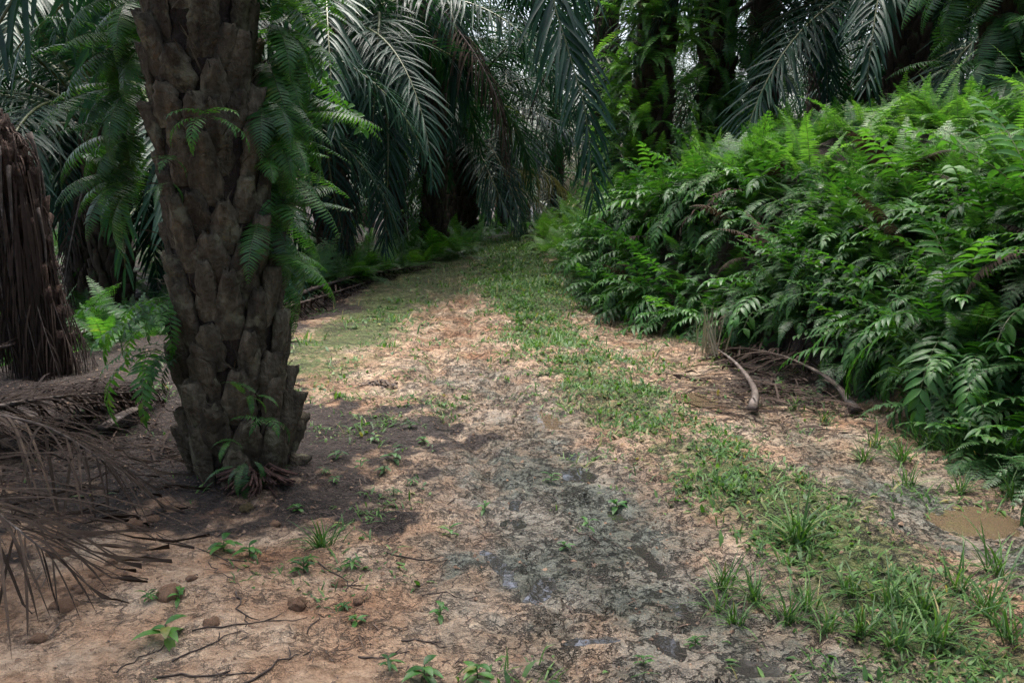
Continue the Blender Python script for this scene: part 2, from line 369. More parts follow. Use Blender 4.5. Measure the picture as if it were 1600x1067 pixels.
def water_mat(name, col):
    m, nt, out = newmat(name)
    p = N(nt, 'ShaderNodeBsdfPrincipled', Roughness=.03); p.inputs['Base Color'].default_value = (*col, 1); p.inputs['Specular IOR Level'].default_value = 1.0
    tc = N(nt, 'ShaderNodeTexCoord'); nz = N(nt, 'ShaderNodeTexNoise', Scale=9.0, Detail=2.0); nt.links.new(tc.outputs['Object'], nz.inputs['Vector'])
    bp = N(nt, 'ShaderNodeBump', Strength=.04, Distance=.02); nt.links.new(nz.outputs['Fac'], bp.inputs['Height']); nt.links.new(bp.outputs[0], p.inputs['Normal'])
    nt.links.new(p.outputs[0], out.inputs[0]); return m
M_GROUND = ground_mat(); M_WATER = water_mat('rut water', (.03, .028, .025)); M_MUD = water_mat('muddy orange water', (.10, .072, .046))

# ------------------------------------------------------------------ ground sheet
def build_ground():
    sx = np.linspace(-4.6, 4.6, 820); X = .6 + 1.25 * np.sinh(sx)
    sy = np.linspace(-2.9, 5.3, 760); Y = 3.6 + 1.3 * np.sinh(sy)
    gx, gy = np.meshgrid(X, Y); x = gx.ravel(); y = gy.ravel()
    z = H(x, y)
    V = np.stack([x, y, z], 1)
    idx = np.arange(len(V)).reshape(gx.shape)
    Q = np.stack([idx[:-1, :-1], idx[:-1, 1:], idx[1:, 1:], idx[1:, :-1]], -1).reshape(-1, 4)
    me = make_mesh('ground', V, Q, M_GROUND)
    u = x - road_x(y)
    n = fbm(x, y, .9, 3, 81)
    bank = sst(-.1, .35, x - foot_x(y))
    moss = 1.15 * gau(u + 1.1, .66) * sst(1.5, 4, 11 - y) + .9 * gau(u - .85, .5) * sst(1.5, 4, 11 - y) + .4 * n
    moss = moss * (1 - bank) * (.62 + .45 * (1 - sst(4.2, 6.2, y + .8 * n)))
    d = np.hypot(x + 1.7, (y - 5.4) * .9)
    litter = 1.0 * (1 - sst(.6, 1.9, d + .5 * n + .45 * fbm(x, y, 3.5, 4, 91))) + .9 * sst(.3, 1.1, -1.6 - x + .4 * n) * sst(4.6, 5.4, y + .3 * n) + .9 * bank \
        + .9 * sst(-.1, .5, edge_x(y) - x) * sst(6, 8, y) + .1 * sst(24, 30, y) + 1.0 * gau((x - 2.35) / 1.0, .55) * gau(y - 7.6, 1.2)
    green = .75 * gau(u + .02, .5) + 1.0 * sst(6, 8, y) * gau(x + 1.9, .8) + .8 * sst(11, 15, y) * gau(u, 1.6) + .7 * sst(22, 27, y) + .35 * n
    crack = .35 + .8 * gau(u + .7, .9) + .8 * gau(u - .75, .8)
    wet = .9 * gau(u + 1.15, .55) + .8 * gau(u - .85, .4)
    for nm, a in (('moss', moss), ('litter', litter), ('green', green), ('crack', crack), ('wet', wet)):
        at = me.attributes.new(nm, 'FLOAT', 'POINT'); at.data.foreach_set('value', np.clip(a, 0, 1.3).astype(np.float32))
    o = link('ground', me); tag(o, 'pinkish clay track and plantation ground with mossy ruts', None, None, 'structure')
build_ground()

def puddles():
    for (cx, cy, lx, ly, rot, lev), d in zip(PUD, PUDDLES):
        th = np.linspace(0, 2 * np.pi, 48, endpoint=False)
        a = 1.35 * lx * np.cos(th); b = 1.35 * ly * np.sin(th)
        V = np.concatenate([np.stack([a * math.cos(rot) - b * math.sin(rot), a * math.sin(rot) + b * math.cos(rot), 0 * a], 1), [[0, 0, 0]]])
        Q = np.array([[k, (k + 1) % 48, 48, 48] for k in range(48)])
        o = link('puddle', make_mesh('puddle', V, Q, M_MUD if 'muddy' in d[5] or 'brown' in d[5] else M_WATER), None, (cx, cy, lev)); tag(o, d[5], 'puddle', 'puddles in the wheel ruts', 'structure')
puddles()

# ------------------------------------------------------------------ palm fronds
def frond_geo(C, L, leaf=.8, n=70, w=.038, droop=1.2, pet=.14, seg=4, r0=.045, planes=.35, twist=0.0, side_ref=None, gaps=0.05, fold=.3, r=rng, one_side=0, tipang=28, sweep=68, jit=.15):
    """oil palm frond along curve C: tapering rib (material 0) and two ranks of leaflets (material 1)"""
    g = Geo()
    m = len(C); tt = np.linspace(0, 1, m)
    g.add(tube(C, r0 * (1 - .88 * tt ** .8) * (1 + .8 * np.exp(-tt * 14)), 6, .75), 0)
    T_all = nrm(np.gradient(C, axis=0))
    for sgn in (-1, 1):
        if one_side and sgn != one_side: continue
        t = pet + (1 - pet) * np.linspace(0, .995, n) + r.normal(0, .4 / n, n)
        if gaps: t = t[r.random(n) > gaps]
        k = len(t)
        s = (t - pet) / (1 - pet); s = np.clip(s, 0, 1)
        P = sample(C, t); T = nrm(sample(T_all, t))
        ref = np.tile(np.array([0, 0, 1.0]) if side_ref is None else np.asarray(side_ref, float), (k, 1))
        sv = np.cross(T, ref); 
        bad = np.linalg.norm(sv, axis=1) < .15
        if bad.any():
            good = sv[~bad].mean(0) if (~bad).any() else np.array([1.0, 0, 0]); sv[bad] = good
        sv = nrm(sv); nv = np.cross(sv, T)
        if twist:
            a = twist * s[:, None]; sv, nv = sv * np.cos(a) + nv * np.sin(a), nv * np.cos(a) - sv * np.sin(a)
        ang = np.radians(sweep - (sweep - tipang) * s ** 1.3) + r.normal(0, jit, k)
        pl = planes * np.where(np.arange(k) % 2 == 0, 1, -.6) + r.normal(0, .12, k)
        d = nrm(T * np.cos(ang)[:, None] + sgn * sv * np.sin(ang)[:, None] + nv * (pl + .1)[:, None])
        ln = leaf * (np.minimum(1, .35 + 2.6 * s) * np.minimum(1, .30 + 1.9 * (1 - s))) * r.uniform(.72, 1.12, k)
        g.add(strips(P, d, nv, ln, w * r.uniform(.8, 1.15, k) * np.minimum(1, .5 + 2 * (1 - s)), droop * r.uniform(.6, 1.4, k), seg, fold), 1)
    return g
def arc_curve(L, phi0, k, n=22, p=1.25, sway=0.0):
    t = np.linspace(0, 1, n); phi = np.radians(phi0 - k * t ** p)
    dx = np.cos(phi); dz = np.sin(phi); dy = sway * np.sin(t * 3)
    ds = L / (n - 1)
    return np.stack([np.cumsum(dx) * ds - dx[0] * ds, np.cumsum(dy) * ds, np.cumsum(dz) * ds - dz[0] * ds], 1)
FR = []     # shared green fronds, from upright to hanging
for i, (phi0, k, L, sw) in enumerate([(80, 70, 5.6, .05), (70, 85, 6.0, -.08), (60, 95, 6.2, .1), (48, 100, 6.2, -.05), (38, 105, 6.2, .12), (26, 105, 6.2, -.1), (12, 95, 6.0, .06), (0, 88, 5.8, -.04)]):
    C = arc_curve(L, phi0, k, 24, 1.25, sw)
    FR.append(frond_geo(C, L, .95, 108, .046, .9, .13, 4).mesh('frond', [M_RACH, M_PALM]))
FR_DEAD = []
for i, (phi0, k, L, sw) in enumerate([(-25, 62, 5.0, .08), (-45, 44, 4.6, -.1)]):
    C = arc_curve(L, phi0, k, 22, .8, sw)
    FR_DEAD.append(frond_geo(C, L, .7, 60, .026, 2.6, .2, 4, planes=.5, gaps=.15).mesh('dead_frond', [M_RACH_DEAD, M_PALM_DEAD]))

# ------------------------------------------------------------------ palm trunks
def stub_geo(c, az, el, wd, ln, th, nu=5, nv=7, r=rng):
    """one old leaf base: a thick shield, rounded outside, tapering upward to a cut end"""
    out = np.array([math.cos(az), math.sin(az), 0]); side = np.array([-math.sin(az), math.cos(az), 0])
    up = np.array([0, 0, 1.0]) * math.cos(el) + out * math.sin(el); nor = out * math.cos(el) - np.array([0, 0, 1.0]) * math.sin(el)
    side = side + up * r.normal(0, .12)
    n = 2 * nu + 2
    rows = []
    for j in range(nv + 1):
        v = j / nv
        hw = wd * .5 * (.80 + .75 * v - 1.22 * v * v) * (1 + .06 * r.normal())
        t = th * (.2 + 1.25 * v - .35 * v * v)
        a = np.linspace(0, np.pi, nu + 2)
        rim = np.stack([np.cos(a) * hw, np.sin(a) ** 1.25 * t], 1)
        back = np.stack([np.linspace(-hw, hw, nu + 2)[1:-1], np.full(nu, -th * .35)], 1)
        ring = np.concatenate([rim, back]); ring = ring * (1 + r.normal(0, .075, (len(ring), 1)))
        p = c + up * (ln * (v - .25)) + nor * (0.0)
        rows.append(p + ring[:, :1] * side + ring[:, 1:] * nor + up * (r.normal(0, .02 * ln, (len(ring), 1)) if j == nv else 0))
    m = len(rows[0]); V = np.concatenate(rows + [rows[-1].mean(0, keepdims=True) - up * .02])
    idx = np.arange((nv + 1) * m).reshape(nv + 1, m); nx = np.roll(idx, -1, 1)
    q = np.stack([idx[:-1], nx[:-1], nx[1:], idx[1:]], -1).reshape(-1, 4)
    c0 = np.full(m, len(V) - 1)
    q = np.concatenate([q, np.stack([idx[-1], nx[-1], c0, c0], -1)])
    return V, q
def trunk_geo(h, r0, lean, wd, ln, th, dz, nu=4, nv=4, flare=.0, r=rng, core=24):
    g = Geo()
    zs = np.linspace(-.5, h, 30)
    cx = lambda z: np.array([lean[0] * z / h, lean[1] * z / h, z])
    rad = lambda z: r0 * (1 + flare * math.exp(-(max(z - .1, 0) / .55) ** 2))
    g.add(tube([cx(z) for z in zs], [rad(z) * .93 for z in zs], core), 1)
    z = -.05; k = 0
    while z < h:
        az = k * 2.39996 + r.normal(0, .10)
        f = math.exp(-max(z, 0) / .5)
        c = cx(z) + np.array([math.cos(az), math.sin(az), 0]) * rad(z) * .92
        g.add(stub_geo(c, az, .07 + .03 * f * (flare > 0) + min(.14, abs(r.normal(0, .06))), wd * r.uniform(.75, 1.15), ln * r.uniform(.65, 1.35), th * r.uniform(.6, 1.4) * (1 + .25 * f * (flare > 0)), nu, nv, r), 0)
        z += dz; k += 1
    return g
TR = {h: trunk_geo(h, .27, (.1, .05), .22, .42, .07, .032).mesh('trunk', [M_BARKD, M_CORE]) for h in (3.0, 4.2, 6.0)}

def crown_fronds(t, top, n, rot0, skip=None, dead=2, scale=1.0, r=rng, lo=0):
    for k in range(n):
        az = rot0 + k * 2.39996
        if skip and skip(az % (2 * math.pi), k / n): continue
        v = min(7, max(lo, int(8 * k / n + r.uniform(-.4, .4))))
        s = scale * r.uniform(.9, 1.08)
        link('frond', FR[v], t, (top[0] + .18 * math.cos(az), top[1] + .18 * math.sin(az), top[2] + .35 * (1 - k / n)), (r.normal(0, .06), r.normal(0, .06), az), s)
    for k in range(dead):
        az = rot0 + 1.3 + k * 2.1
        link('dead_frond', FR_DEAD[k % 2], t, (top[0] + .2 * math.cos(az), top[1] + .2 * math.sin(az), top[2] - .2), (0, 0, az), scale * r.uniform(.85, 1.0))
def palm(x, y, h, label, group=None, n=26, rot=0.0, dead=2, scale=1.0, skip=None, r=None, lo=0):
    r = r or np.random.default_rng(int(abs(x * 131 + y * 17)) + 5)
    z = float(H(x, y))
    t = link('oil_palm', None, None, (x, y, z)); tag(t, label, 'palm tree', group)
    hh = min(TR, key=lambda q: abs(q - h)); s = h / hh
    link('trunk', TR[hh], t, (0, 0, 0), (0, 0, rot), (1.05, 1.05, s))
    ca, sa = math.cos(rot), math.sin(rot)
    top = (.1 * ca - .05 * sa, .1 * sa + .05 * ca, h)
    crown_fronds(t, top, n, rot, skip, dead, scale, r, lo)
    return t
def hero(t, pts, mat=None, dead=False, **kw):
    C, L = spline(pts, 26)
    C = C - np.array(t.location)
    a = dict(leaf=.85, n=max(50, int(L * 17)), w=.046, droop=.8, pet=.06, seg=4, planes=.25); a.update(kw)
    g = frond_geo(C, L, **a)
    return link('dead_frond' if dead else 'frond', g.mesh('frond', [M_RACH_DEAD if dead else M_RACH, mat or (M_PALM_DEAD if dead else M_PALM)]), t)
def D(*pts): return [W(*p) for p in pts]

# foreground palm
def foreground_palm():
    r = np.random.default_rng(21)
    bx, by = -1.56, 4.97; z = float(H(bx, by)) - .06
    t = link('oil_palm', None, None, (bx, by, z))
    tag(t, 'big rough barked oil palm in left foreground beside the track', 'palm tree', 'oil palms of the plantation')
    g = trunk_geo(6.6, .272, (-.33, .0), .20, .33, .058, .0215, 7, 10, .09, r, 40)
    n = 900; a = r.uniform(0, 6.28, n); hz = r.uniform(.05, 4.2, n); rr = .285 * (1 + .12 * np.exp(-hz / .55))
    g.add(strips(np.stack([-.33 * hz / 6.6 + rr * np.cos(a), rr * np.sin(a), hz], 1), np.stack([np.cos(a) * .35, np.sin(a) * .35, np.ones(n)], 1) + r.normal(0, .3, (n, 3)), np.stack([np.cos(a), np.sin(a), 0 * a], 1), r.uniform(.04, .16, n), r.uniform(.004, .012, n), r.uniform(0, 1.2, n), 3, .2), 0)
    link('trunk', g.mesh('trunk', [M_BARK, M_CORE]), t)
    top = np.array([-.33, 0, 6.7])
    def skip(az, f): return f > .45 and (az < 2.2 or az > 5.0)       # low fronds on the road side have been cut away
    crown_fronds(t, top, 24, .4, skip, 1, 1.0, r)
    c = top + np.array([bx, by, z])
    hero(t, [c + (-.2, .1, 0), (-2.3, 5.6, 6.6)] + D((178, -120, 6.0), (168, 60, 6.15), (178, 230, 6.2), (196, 420, 6.2)), leaf=.75, droop=1.2, w=.04, n=64, side_ref=(.2, -1, .1))
    hero(t, [c + (-.2, -.1, 0), (-2.5, 5.3, 6.7)] + D((100, -230, 5.2), (40, -40, 5.1), (-30, 90, 5.0), (-80, 260, 5.0)), leaf=.8, droop=1.4, w=.045, n=60, side_ref=(.3, -.5, 1))
    hero(t, [c + (-.1, .2, 0), (-2.3, 6.0, 6.8)] + D((190, -220, 6.6), (120, -20, 6.9), (40, 60, 7.0), (-60, 180, 7.0)), leaf=.85, droop=1.4, w=.045, n=60, side_ref=(.1, -.5, 1))
    hero(t, [c + (.2, -.1, 0), (-1.6, 5.5, 6.6)] + D((440, -200, 6.0), (455, -20, 6.3), (470, 120, 6.4), (465, 300, 6.5)), leaf=.62, droop=2.0, w=.035, n=60, side_ref=(.1, -1, .1))
    return t
palm_fore = foreground_palm()

ATR = 'oil palms of the plantation'
near_extra = []
pC = palm(-1.88, 21.5, 7.2, 'dark straight palm trunk rising behind the ferns left of the track', ATR, 24, .5, 2, skip=lambda a, f: f < .5)
pC2 = palm(-3.4, 17.0, 4.6, 'shorter palm with blue green fronds hanging around its dark trunk', ATR, 26, 1.9, 2, skip=lambda a, f: f < .45 and (a > 4.6 or a < 1.6))
pC3 = palm(-1.3, 26.0, 3.7, 'low palm whose long fronds arch right towards the track bend', ATR, 20, 2.6, 1, skip=lambda a, f: f < .3)
pD = palm(2.35, 15.3, 6.2, 'fern clad palm trunk nearest the track bend on the bank', ATR, 24, .2, 1, skip=lambda a, f: 1.9 < a < 6.0)
pE = palm(3.75, 16.8, 6.6, 'palm trunk shaggy with ferns, second from the track bend', ATR, 24, 1.2, 1, skip=lambda a, f: f > .15 and 2.8 < a < 6.0)
pE2 = palm(5.7, 20.5, 5.0, 'palm trunk in deep shade behind the fern crest', ATR, 24, 2.2, 2)
pF = palm(5.6, 10.4, 7.6, 'fern covered palm trunk at the top right above the bank', ATR, 16, .9, 0, skip=lambda a, f: f > .1 and 2.2 < a < 6.0)
pG = palm(6.6, 15.5, 2.9, 'palm with dark fronds drooping over the middle of the fern crest', ATR, 26, .3, 1)
pH = palm(2.5, 24.0, 5.0, 'palm beside the sky gap at the far bend', ATR, 11, 1.5, 1, skip=lambda a, f: 2.6 < a < 4.4)
for x, y, h, lab in ((-6.6, 14.6, 3.4, 'palm with low fronds seen between the dead trunk and the big palm'), (-5.6, 21.0, 5.6, 'taller palm behind the one with blue green hanging fronds'), (-9.2, 19.0, 5.0, 'palm crown filling the top left behind the dead trunk'), (-3.6, 27.5, 6.2, 'tall palm in shade behind the dark straight trunk'), (-7.6, 26.0, 6.0, 'tall palm deep behind the left shoulder ferns')):
    palm(x, y, h, lab, ATR, 30, x * 1.7, 2)
    near_extra.append((x, y))
hero(pD, [(2.3, 15.1, 8.2), (2.0, 14.2, 8.6)] + D((965, -310, 12.6), (885, -150, 11.4), (862, -25, 11), (888, 80, 10.8), (916, 180, 10.7), (926, 310, 10.7)), leaf=1.25, droop=.9, w=.055, n=130, side_ref=(.25, -1, .1), sweep=60, planes=.2)
hero(pH, D((940, 80, 24), (955, 110, 23.2), (968, 200, 22.8), (966, 330, 22.6)), leaf=1.0, droop=.8, side_ref=(.2, -1, .2))
hero(pH, D((938, 85, 24), (905, 100, 23), (925, 180, 22.3), (945, 300, 22.2)), leaf=1.0, droop=.8, side_ref=(.2, -1, .2))
hero(pC, D((676, -70, 21.4), (692, 10, 19.6), (742, 85, 18.5), (778, 160, 18.1), (792, 260, 17.9)), dead=True, leaf=1.155, droop=2.6, w=.045, n=60)
hero(pC, D((672, -60, 21.4), (640, 10, 20.1), (632, 90, 19.6), (640, 200, 19.6)), leaf=1.15, droop=2.6)
hero(pC, D((682, -60, 21.4), (700, 0, 19.4), (718, 90, 18.8), (705, 215, 18.8)), leaf=1.15, droop=2.6)
hero(pC2, D((556, 75, 16.9), (520, 45, 16.2), (484, 110, 15.7), (468, 240, 15.5)), leaf=1.0, droop=.8, side_ref=(.2, -1, .3))
hero(pC2, D((560, 75, 16.9), (585, 90, 15.9), (606, 200, 15.3), (602, 390, 15.2)), leaf=1.0, droop=.8, side_ref=(-.2, -1, .3))
hero(pC2, D((556, 80, 16.9), (590, 20, 16.4), (590, 70, 15.4), (580, 230, 15.1)), leaf=1.0, droop=.8, side_ref=(0, -1, .3))
hero(pC2, D((552, 80, 16.9), (520, 130, 16.1), (512, 240, 15.7), (540, 390, 15.6)), leaf=1.0, droop=.8, side_ref=(.2, -1, .3))
hero(pC3, D((735, 190, 25.8), (770, 193, 25.0), (810, 215, 24.3), (845, 275, 24.0)), leaf=1.2, droop=1.1)
hero(pC3, D((733, 205, 25.8), (745, 225, 24.6), (768, 280, 23.6), (810, 365, 23.0)), leaf=1.2, droop=1.1)
hero(pC3, D((740, 225, 25.8), (770, 235, 24.4), (800, 300, 23.8), (822, 372, 23.4)), leaf=1.1, droop=1.1)
hero(pC3, D((745, 230, 25.8), (800, 262, 26.3), (850, 268, 26.8), (896, 312, 27.1)), M_PALM_YEL, leaf=1.1, droop=1.8)
hero(pC3, D((745, 240, 25.8), (775, 285, 26.0), (825, 300, 26.1), (868, 345, 26.3)), M_PALM_YEL, leaf=1.1, droop=1.6)
hero(pC3, D((745, 225, 25.8), (830, 205, 27.3), (900, 240, 27.8), (935, 310, 27.8)), leaf=1.1, droop=1.1)

# the rest of the plantation in planting rows; a label says where in the stand each group belongs
FAR = [frond for frond in FR]
def crown_mesh(seed, n=20):
    r = np.random.default_rng(seed); g = Geo()
    for k in range(n):
        az = k * 2.39996; v = min(7, int(8 * k / n)); phi0, kk = [(80, 70), (70, 85), (60, 95), (48, 100), (38, 105), (26, 105), (12, 95), (-5, 80)][v]
        L = 5.8 * r.uniform(.9, 1.05)
        f = frond_geo(arc_curve(L, phi0 + r.normal(0, 4), kk, 14, 1.25, r.normal(0, .08)), L, .95, 46, .052, 1.0, .14, 3, fold=None, r=r)
        V, Q, Mi = f.arr(); ca, sa = math.cos(az), math.sin(az)
        V = V @ np.array([[ca, sa, 0], [-sa, ca, 0], [0, 0, 1]])
        g.V.append(V + (0, 0, .3 * (1 - k / n))); g.Q.append(Q + g.n); g.M.append(Mi); g.n += len(V)
    return g.mesh('crown', [M_RACH, M_PALM])
CR = [crown_mesh(s) for s in (31, 32, 33)]
near_xy = near_extra + [(-1.6, 5.1), (-4.05, 7.6), (-1.88, 21.5), (-3.4, 17), (-1.3, 26), (2.35, 15.3), (3.75, 16.8), (5.7, 20.5), (5.6, 10.4), (6.6, 15.5), (2.5, 24)]
rp = np.random.default_rng(77)
rowi = 0
yy = 13.0
while yy < 66:
    for xx in np.arange(-52, 53, 6.2):
        x = xx + (3.8 if rowi % 2 else 0) + rp.normal(0, .7); y = yy + rp.normal(0, .7)
        h = rp.uniform(4.6, 7.0) if rp.random() < .55 and y > 17 else (rp.uniform(2.0, 3.6) if x > .085 * y else rp.uniform(1.5, 3.4)); rot = rp.uniform(0, 6.28); k = int(rp.integers(0, 3))
        if abs(x) > .72 * y + 3: continue
        if abs(x - .085 * y) < (.018 * y if y > 26 else 2.6): continue
        if min(math.hypot(x - a, y - b) for a, b in near_xy) < 4.2 or math.hypot(x - 1.5, y - 24.5) < 8.0: continue
        side = 'left of the track' if x < .085 * y else 'behind the fern bank'
        if y < 27:
            t = palm(x, y, h, 'oil palm with arching green fronds growing in the rows ' + side, 'planted rows ' + side, 22, rot, 1)
        else:
            t = link('oil_palm', None, None, (x, y, float(H(x, y)))); tag(t, 'distant oil palm deep in the shady plantation ' + side, 'palm tree', 'distant palms ' + side)
            hh = 6.0; link('trunk', TR[hh], t, (0, 0, 0), (0, 0, rot), (1.1, 1.1, h / hh)); link('crown', CR[k], t, (0, 0, h), (0, 0, rot), rp.uniform(.9, 1.15))
    yy += 5.2; rowi += 1

for x, y, h, k in ((-.3, 33.5, 4.2, 1), (1.9, 38.5, 4.4, 2), (-2.6, 36.0, 3.6, 0)):
    t = link('oil_palm', None, None, (x, y, float(H(x, y)))); tag(t, 'distant oil palm closing the view where the track bends away', 'palm tree', 'distant palms beyond the bend')
    link('trunk', TR[4.2], t, (0, 0, 0), (0, 0, x), (1.1, 1.1, h / 4.2)); link('crown', CR[k], t, (0, 0, h), (0, 0, x + y), 1.1)
for x, y, h, k in ((-5.5, -2.0, 5.0, 0), (5.8, 1.0, 5.4, 1), (-2.6, -7.5, 5.5, 2), (4.8, -6.5, 5.2, 0), (-9.5, 4.0, 4.6, 1), (10.5, 5.5, 4.2, 2), (-9.0, -7.0, 5.2, 0), (10.5, -4.0, 5.0, 1), (1.0, -13.5, 5.6, 2), (-7.0, -14.0, 5.2, 1), (8.0, -13.0, 5.2, 0), (10.0, 10.5, 3.6, 1)):
    t = link('oil_palm', None, None, (x, y, float(H(x, y)))); tag(t, 'oil palm of the rows standing outside the view near the track', 'palm tree', 'palms around the viewpoint')
    link('trunk', TR[6.0], t, (0, 0, 0), (0, 0, x), (1.1, 1.1, h / 6.0)); link('crown', CR[k], t, (0, 0, h), (0, 0, x + y), 1.05)

# dead broken trunk on the left, wrapped in its hanging fronds
def dead_trunk():
    r = np.random.default_rng(5)
    bx, by = -4.12, 7.7; z = float(H(bx, by)) - .05
    t = link('dead_palm_trunk', None, None, (bx, by, z)); tag(t, 'broken dead palm trunk wrapped in dry hanging fronds', 'dead tree'); t.scale = (.82, .82, 1.0)
    h = 2.3; zs = np.linspace(-.2, h, 26)
    g = Geo(); g.add(trunk_geo(h - .55, .20, (-.18, 0), .16, .4, .05, .03, 4, 5, .2, r).arr()[:2])
    # ragged crumbling top, slumped to one side
    th = np.linspace(0, 2 * np.pi, 28, endpoint=False); ph = np.linspace(.02, 2.4, 16); T_, P_ = np.meshgrid(th, ph)
    dx, dy, dz_ = np.cos(T_) * np.sin(P_), np.sin(T_) * np.sin(P_), np.cos(P_)
    k = 1 + .32 * fbm(dx * 2 + 3, dy * 2 + dz_ * 2, 1.3, 5, 55)
    V = np.stack([-.24 + .23 * dx * k, .23 * dy * k, h - .52 + .50 * dz_ * k], -1).reshape(-1, 3); idx = np.arange(28 * 16).reshape(16, 28); nx = np.roll(idx, -1, 1)
    g.add((V, np.stack([idx[:-1], idx[1:], nx[1:], nx[:-1]], -1).reshape(-1, 4)), 0)
    m_ = 420; a_ = r.uniform(0, 6.28, m_); q_ = np.sqrt(r.random(m_))
    g.add(strips(np.stack([-.24 + .2 * q_ * np.cos(a_), .2 * q_ * np.sin(a_), h - .06 - .36 * q_ ** 2], 1), np.stack([np.cos(a_) - .5, np.sin(a_), np.full(m_, .55)], 1) + r.normal(0, .5, (m_, 3)), np.tile([0, 0, 1.0], (m_, 1)), r.uniform(.08, .42, m_), r.uniform(.006, .022, m_), r.uniform(2, 6, m_), 5, .3), 0)
    link('trunk', g.mesh('trunk', [M_ROT]), t)
    n = 150; a = r.uniform(0, 6.28, n); hz = r.uniform(.7, 2.0, n)
    base = np.stack([-.22 * hz / h + .23 * np.cos(a), .23 * np.sin(a), hz], 1)
    d = np.stack([np.cos(a) * .12, np.sin(a) * .12, np.full(n, -.6)], 1)
    ln = np.minimum(hz * 1.02, r.uniform(.8, 2.4, n))
    s = Geo(); s.add(strips(base, d + r.normal(0, .12, (n, 3)), np.stack([np.cos(a), np.sin(a), 0 * a + .3], 1), ln, r.uniform(.012, .045, n), 4.0, 7, .4, [.7, 1, 1, .9, .8, .7, .45, .1]))
    link('skirt', s.mesh('skirt', [M_PALM_DARK]), t)
    for k in range(16):
        a = k * 2.39996 + .3; hz = 1.5 + .9 * r.random(); o = np.array([math.cos(a), math.sin(a), 0])
        p0 = o * .23 + (-.22 * hz / h, 0, hz); out = r.uniform(.05, .28)
        C, L = spline([p0, p0 + o * .06 - (0, 0, .25), p0 * [1, 1, .5] + o * (.05 + out * .3), np.array([*(o[:2] * (.33 + out)), .06])], 20)
        g = frond_geo(C, L, .5, 26, .022, 3.5, .25, 4, .02, planes=.4, gaps=.35, r=r)
        link('dead_frond', g.mesh('dead_frond', [M_RACH_DEAD, M_PALM_DARK]), t)
dead_trunk()

# ------------------------------------------------------------------ ferns
def fern_sword(L, phi0, k, r, np_=32, pl=.105, pw=.019, dr=.35):
    C = arc_curve(L, phi0, k, 18, 1.4, r.normal(0, .08)); g = Geo()
    g.add(tube(C, .0035 * (1 - .7 * np.linspace(0, 1, 18)), 4, cap=False), 0)
    T_all = nrm(np.gradient(C, axis=0))
    for sgn in (-1, 1):
        t = .10 + .89 * np.linspace(0, 1, np_); s = (t - .1) / .9
        P = sample(C, t); T = nrm(sample(T_all, t)); sv = np.tile([0, 1.0, 0], (np_, 1)); sv = nrm(sv - T * (sv * T).sum(1, keepdims=True)); nv = np.cross(T, sv)
        ang = np.radians(80 - 30 * s ** 3) + r.normal(0, .06, np_)
        d = T * np.cos(ang)[:, None] + sgn * sv * np.sin(ang)[:, None] + nv * r.normal(.12, .08, np_)[:, None]
        ln = pl * np.minimum(1, .55 + 2.2 * s) * np.minimum(1, .12 + 1.9 * (1 - s)) * r.uniform(.9, 1.1, np_)
        g.add(strips(P, d, nv, ln, pw * np.minimum(1, .4 + 2 * (1 - s)), dr, 3, None, [.8, 1, .7, .1]), 1)
    return g
def fern_broad(L, phi0, k, r, np_=11, pl=.195, pw=.042):
    C = arc_curve(L, phi0, k, 16, 1.3, r.normal(0, .1)); g = Geo()
    g.add(tube(C, .004 * (1 - .6 * np.linspace(0, 1, 16)), 4, cap=False), 0)
    T_all = nrm(np.gradient(C, axis=0))
    for sgn in (-1, 1):
        t = .20 + .78 * np.linspace(0, 1, np_) + r.normal(0, .008, np_); s = np.clip((t - .2) / .8, 0, 1)
        P = sample(C, t); T = nrm(sample(T_all, t)); sv = np.tile([0, 1.0, 0], (np_, 1)); sv = nrm(sv - T * (sv * T).sum(1, keepdims=True)); nv = np.cross(T, sv)
        ang = np.radians(66 - 34 * s ** 2) + r.normal(0, .1, np_)
        d = T * np.cos(ang)[:, None] + sgn * sv * np.sin(ang)[:, None] + nv * r.normal(.18, .12, np_)[:, None]
        ln = pl * np.minimum(1, .75 + s) * np.minimum(1, .42 + 1.0 * (1 - s)) * r.uniform(.85, 1.12, np_)
        g.add(strips(P, d, nv, ln, pw * r.uniform(.85, 1.1, np_), r.uniform(.5, 1.1), 4, .3, [.30, 1, .92, .55, .04]), 1)
    g.add(strips(C[-1:], T_all[-1:], np.array([[0, 0, 1.0]]), pl * .7, pw, .6, 4, .3, [.3, 1, .9, .5, .04]), 1)
    return g
